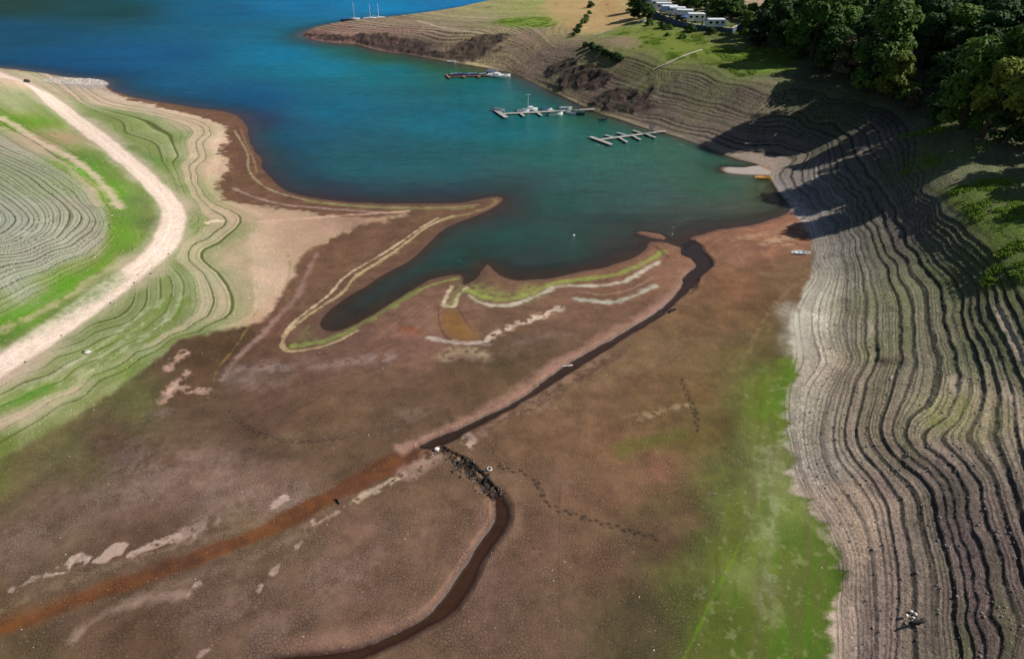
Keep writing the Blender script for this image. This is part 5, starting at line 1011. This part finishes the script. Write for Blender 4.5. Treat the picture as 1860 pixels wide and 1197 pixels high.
jetty('pale grey jetty nearest the camera with an arrow shaped row of fingers', [(1089,256.5),(1196,242.5)], [((1072,251.5),(1110,265.5))], [((1123,252),(1139,261.5)),((1147,248.5),(1163,257)),((1172,246),(1191,253.5)),((1113,252.5),(1099,248.5)),((1137,249),(1121,244)),((1166,245.5),(1150,240))], 'wood', .9, (1182,244.5), ((1194,242.7),(1210,241)))
jetty('middle jetty with a wide end platform and boats alongside', [(915,209.5),(1054,202.8)], [((898,201.5),(920,216.5))], [((938,203),(952,214)),((969,202),(984,213)),((1000,200.5),(1016,211.5)),((1031,198.5),(1047,209.5))], 'wood', 1.1, (1050,203.2), ((1052,203),(1080,201)), .8)
jetty('far jetty with narrow reddish cross pontoons below the crags', [(815,142),(915,138.5)], [((811,138),(817,144.3))], [((838,136.5),(844,143.6)),((864,135.5),(871,143.3)),((893,135.5),(899,141.8))], 'redwood', .7, None, ((913,138.6),(926,137)), .9)
def mb(px, py, L, ang, label, **kw): x, y, _ = at(px, py, 0); return motorboat(x, y, L, ang, label, **kw)
mb(963, 202, 4.2, 5, 'white cabin boat with a thin mast at the middle jetty'); x, y, _ = at(963, 202, 0)
o = thing('signal_mast', 'thin white mast with cross bar standing on the middle jetty', 'mast', (x - .6, y + .9, .42)); bm = bmesh.new(); tube(bm, [(0, 0, 0), (0, 0, 4)], [.07, .05], 6); mesh_obj('pole', bm, M['white'], o); bm = bmesh.new(); tube(bm, [(-.6, 0, 3.9), (.6, 0, 3.9)], [.06, .06], 5); mesh_obj('cross_bar', bm, M['white'], o)
mb(949, 205.6, 3.8, 5, 'long pale covered boat left of the mast at the middle jetty', cover='awn'); mb(906, 203.5, 4.0, -35, 'small grey boat tied behind the end platform of the middle jetty', cover='awn'); mb(1009, 210, 4.2, 10, 'blue covered boat under the third finger of the middle jetty', cover='green')
mb(1040, 207.5, 3.8, -30, 'white boat between the last two fingers of the middle jetty', cabin=False); mb(1050, 208.5, 4.0, -30, 'dark green covered boat at the landward end of the middle jetty', cover='green', hull='teal'); mb(1027, 199.2, 3.6, -10, 'small white boat behind the last finger of the middle jetty', cabin=False); mb(992, 203, 3.2, 5, 'low blue covered boat between the second and third fingers', cover='blue')
mb(902, 140.2, 6.5, -25, 'largest white cabin boat at the far jetty'); mb(895, 133.5, 5.0, -40, 'grey covered pontoon boat behind the largest white boat', cover='awn'); mb(914, 139.6, 4.8, 5, 'long low white boat at the landward end of the far jetty', cabin=False); mb(886, 138.2, 3.4, 5, 'short white boat left of the largest boat at the far jetty', cabin=False)
for i, (px, c_) in enumerate([(824, 'awn'), (833, 'blue'), (848, 'blue'), (856, 'awn'), (858.5, 'blue'), (876, 'awn')]): mb(px, 139.0, 3.0, 10, ['grey covered boat nearest the lake end of the far jetty','blue covered boat left of the second cross pontoon of the far jetty','blue covered boat right of the second cross pontoon of the far jetty','grey covered boat in the middle bay of the far jetty','blue covered boat left of the third cross pontoon of the far jetty','grey covered boat right of the third cross pontoon of the far jetty'][i], cover=c_, hull='dark')
# mooring rails and old slipways on the bank
def strip(name, pts, w, th, mat, label, cat):
    P = [Vector(pick(*p)) for p in pts]; o = (P[0] + P[-1]) / 2; t = thing(name, label, cat, tuple(o)); bm = bmesh.new(); n = 24
    for a, b_ in zip(P, P[1:]):
        m_ = max(1, int((b_ - a).length / 2))
        for i in range(m_):
            q0 = a.lerp(b_, i / m_); q1 = a.lerp(b_, (i + 1) / m_); q0.z = float(hz(q0.x, q0.y)) + .12; q1.z = float(hz(q1.x, q1.y)) + .12; beam(bm, q0 - o, q1 - o, w, th)
    mesh_obj('slab', bm, mat, t); return t
strip('slipway', [(1185,129),(1210,118),(1240,104),(1275,92)], .55, .12, M['conc'], 'pale narrow concrete strip running up the grassy bank', 'slipway')
strip('stone_kerb', [(1078,66),(1097,60),(1118,55)], .45, .12, M['conc'], 'short pale kerb leading from the bushes to the meadow', 'kerb')
strip('steps', [(950,141),(975,118),(1005,100),(1035,84),(1058,70)], .45, .08, M['stone'], 'worn straight flight of steps cut through the bank terraces', 'steps')

# ------------------------------------------------------------------ caravan site
def caravan(label, px, py, rz, L=6.2, awn=None, side=1, lift=14.9):
    x, y, _ = at(px, py, lift + 1.2); t = thing('caravan', label, 'caravan', (x, y, lift), rz, 'caravans on the terrace above the lake')
    prof = [(-L / 2, .55), (-L / 2 - .05, 1.3), (-L / 2 + .25, 2.35), (-L / 2 + .6, 2.6), (L / 2 - .8, 2.6), (L / 2 - .3, 2.35), (L / 2, 1.4), (L / 2 - .1, .55)]; bm = bmesh.new(); W_ = 1.15
    a = [bm.verts.new((p[0], -W_, p[1])) for p in prof]; b_ = [bm.verts.new((p[0], W_, p[1])) for p in prof]; bm.faces.new(a); bm.faces.new(b_[::-1])
    for i in range(len(prof)): bm.faces.new([a[i], a[(i + 1) % 8], b_[(i + 1) % 8], b_[i]])
    mesh_obj('body', bm, M['white'], t)
    bm = bmesh.new(); box(bm, -L / 2 + .4, L / 2 - .4, -1.3, 1.3, 2.62, 2.70, .03); mesh_obj('roof', bm, M['roof'], t)
    for xx, ww in ((-L * .3, .9), (0.1, 1.0), (L * .3, .8)):
        bm = bmesh.new(); box(bm, xx - ww / 2, xx + ww / 2, -1.175, -1.152, 1.45, 2.1); f = mesh_obj('window', bm, M['glass'], t)
    bm = bmesh.new(); box(bm, L * .16 - .02, L * .16 + .02, -1.18, -1.152, .7, 1.4); mesh_obj('door', bm, M['grey'], t)
    bm = bmesh.new(); box(bm, -.4, L / 2 - 1, -1.17, -1.152, 1.0, 1.12); mesh_obj('trim', bm, M['blue'], t)
    for s_ in (-1, 1):
        bm = bmesh.new(); bmesh.ops.create_cone(bm, cap_ends=True, segments=14, radius1=.33, radius2=.33, depth=.2, matrix=Matrix.Translation((0, s_ * .95, .33)) @ Matrix.Rotation(math.pi / 2, 4, 'X')); mesh_obj('wheel', bm, M['rubber'], t)
    bm = bmesh.new(); tube(bm, [(L / 2 - .1, 0, .55), (L / 2 + 1.1, 0, .5)], [.06, .05], 5); tube(bm, [(L / 2 + 1.0, 0, .5), (L / 2 + 1.0, 0, 0)], [.04, .04], 5); mesh_obj('tow_bar', bm, M['grey'], t)
    return t
def awning(label, px, py, rz, mat, w=4.2, d=2.6, lift=14.9):
    x, y, _ = at(px, py, lift + 1.0); t = thing('awning', label, 'awning', (x, y, lift), rz, 'awnings in front of the caravans'); bm = bmesh.new()
    pr = [(-d / 2, 1.9), (0, 2.45), (d / 2, 2.3)]; a = [bm.verts.new((-w / 2, p[0], p[1])) for p in pr]; b_ = [bm.verts.new((w / 2, p[0], p[1])) for p in pr]
    for i in range(2): bm.faces.new([a[i], a[i + 1], b_[i + 1], b_[i]])
    r = bmesh.ops.solidify(bm, geom=bm.faces[:], thickness=.06); mesh_obj('canopy', bm, M[mat], t)
    bm = bmesh.new(); box(bm, -w / 2, -w / 2 + .04, -d / 2, d / 2, 0, 1.86); box(bm, w / 2 - .04, w / 2, -d / 2, d / 2, 0, 1.86); mesh_obj('side_panel', bm, M['awn'], t)
    for s_ in (-1, 0, 1): bm = bmesh.new(); tube(bm, [(s_ * (w / 2 - .1), -d / 2 + .05, 0), (s_ * (w / 2 - .1), -d / 2 + .05, 1.88)], [.04, .04], 5); mesh_obj('post', bm, M['grey'], t)
CAR = [(1186,3,0,'farthest caravan at the top of the row above the wall'),(1196,8.5,.03,'second farthest caravan in the row above the wall'),(1205,13.5,0,'third caravan from the far end beside the bushy trees'),(1216,19,-.05,'caravan with pale roof in the middle of the row'),(1230,22,-.1,'dark roofed caravan in the middle of the row'),(1243,26.5,-.12,'caravan with a brown doorway behind the blue parasol'),(1264,33.5,-.05,'white caravan second from the near end of the row'),(1300,44,0,'white caravan alone at the near end of the row')]
for i, (px, py, rz, lab) in enumerate(CAR): caravan(lab, px, py, rz)
for i, (px, py, mt, lab) in enumerate([(1182,8,'awnb','blue awning beside the farthest caravan'),(1209,23,'awnb','blue awning below the caravan in the middle of the row'),(1226,28.5,'awn','grey awning over the terrace in the middle of the row'),(1237,32,'awn','grey awning next to the brown doorway'),(1285,43.5,'awn','grey awning left of the last caravan')]): awning(lab, px, py, -.1, mt, 3.4 if i else 4)
x, y, _ = at(1243, 37, 15.8); t = thing('parasol', 'blue parasol above the corner of the retaining wall', 'parasol', (x, y, 14.9)); bm = bmesh.new(); bmesh.ops.create_cone(bm, cap_ends=True, segments=8, radius1=1.5, radius2=.05, depth=.5, matrix=Matrix.Translation((0, 0, 2.2))); mesh_obj('canopy', bm, M['awnb'], t); bm = bmesh.new(); tube(bm, [(0, 0, 0), (0, 0, 2.3)], [.03, .03], 5); mesh_obj('pole', bm, M['grey'], t)
x, y, _ = at(1235, 33, 15.6); t = thing('garden_shed', 'small brown shed between the grey awnings', 'shed', (x, y, 14.9)); bm = bmesh.new(); box(bm, -1, 1, -.8, .8, 0, 1.9); mesh_obj('wall', bm, M['brown'], t); bm = bmesh.new(); box(bm, -1.2, 1.2, -1, 1, 1.903, 2.0); mesh_obj('roof', bm, M['awn'], t)
wt = [Vector(at(px, py, 15.0)) for px, py in [(1166,3),(1200,26),(1228,37),(1263,45)]]; wt2 = [Vector(at(px, py, 15.0)) for px, py in [(1265,45.5),(1330,52),(1352,40)]]
def wall(pts, label, group):
    o = pts[0].copy(); o.z = 12.6; t = thing('retaining_wall', label, 'retaining wall', tuple(o), 0, group); bm = bmesh.new(); cap = bmesh.new()
    for a, b_ in zip(pts, pts[1:]):
        a = a - o; b_ = b_ - o; a.z = b_.z = -.6; beam(bm, a, b_, .45, 3.0); a.z = b_.z = 2.403; beam(cap, a, b_, .6, .1)
    mesh_obj('wall_face', bm, M['wall'], t); mesh_obj('coping', cap, M['conc'], t)
wall(wt, 'long blue grey retaining wall stepping down below the caravans', 'retaining walls'); wall(wt2, 'short blue grey retaining wall under the last caravan', 'retaining walls')
ps = []; 
fn = thing('railing', 'grey railing on the wall between the last two caravans', 'railing', tuple(wt2[0])); bm = bmesh.new(); d = (wt2[1] - wt2[0])
for i in range(12):
    q = d * (i / 11 * .45); tube(bm, [(q.x, q.y + .1, .1), (q.x, q.y + .1, 1.1)], [.04, .04], 4)
mesh_obj('baluster', bm, M['conc'], fn)['kind'] = 'stuff'; bm = bmesh.new(); tube(bm, [(0, .1, 1.1), (d.x * .45, d.y * .45 + .1, 1.1)], [.05, .05], 4); mesh_obj('handrail', bm, M['conc'], fn)
x, y, z = pick(1170, 41); boulder('water_tank', (x, y, z + .4), .7, M['white'], 'round white tank in the grass below the bushy trees', None, 41, 'tank', .9)
x, y, z = pick(1162, 41.5); t = thing('bench', 'long white bench beside the round white tank', 'bench', (x, y, z), .1); bm = bmesh.new(); box(bm, -.9, .9, -.25, .25, .4, .48); mesh_obj('seat', bm, M['white'], t)
for s_ in (-.7, .7): bm = bmesh.new(); box(bm, s_ - .05, s_ + .05, -.2, .2, 0, .397); mesh_obj('leg', bm, M['white'], t)
for p, u_ in zip(protos, used):
    if not u_: raise RuntimeError('unused tree prototype')
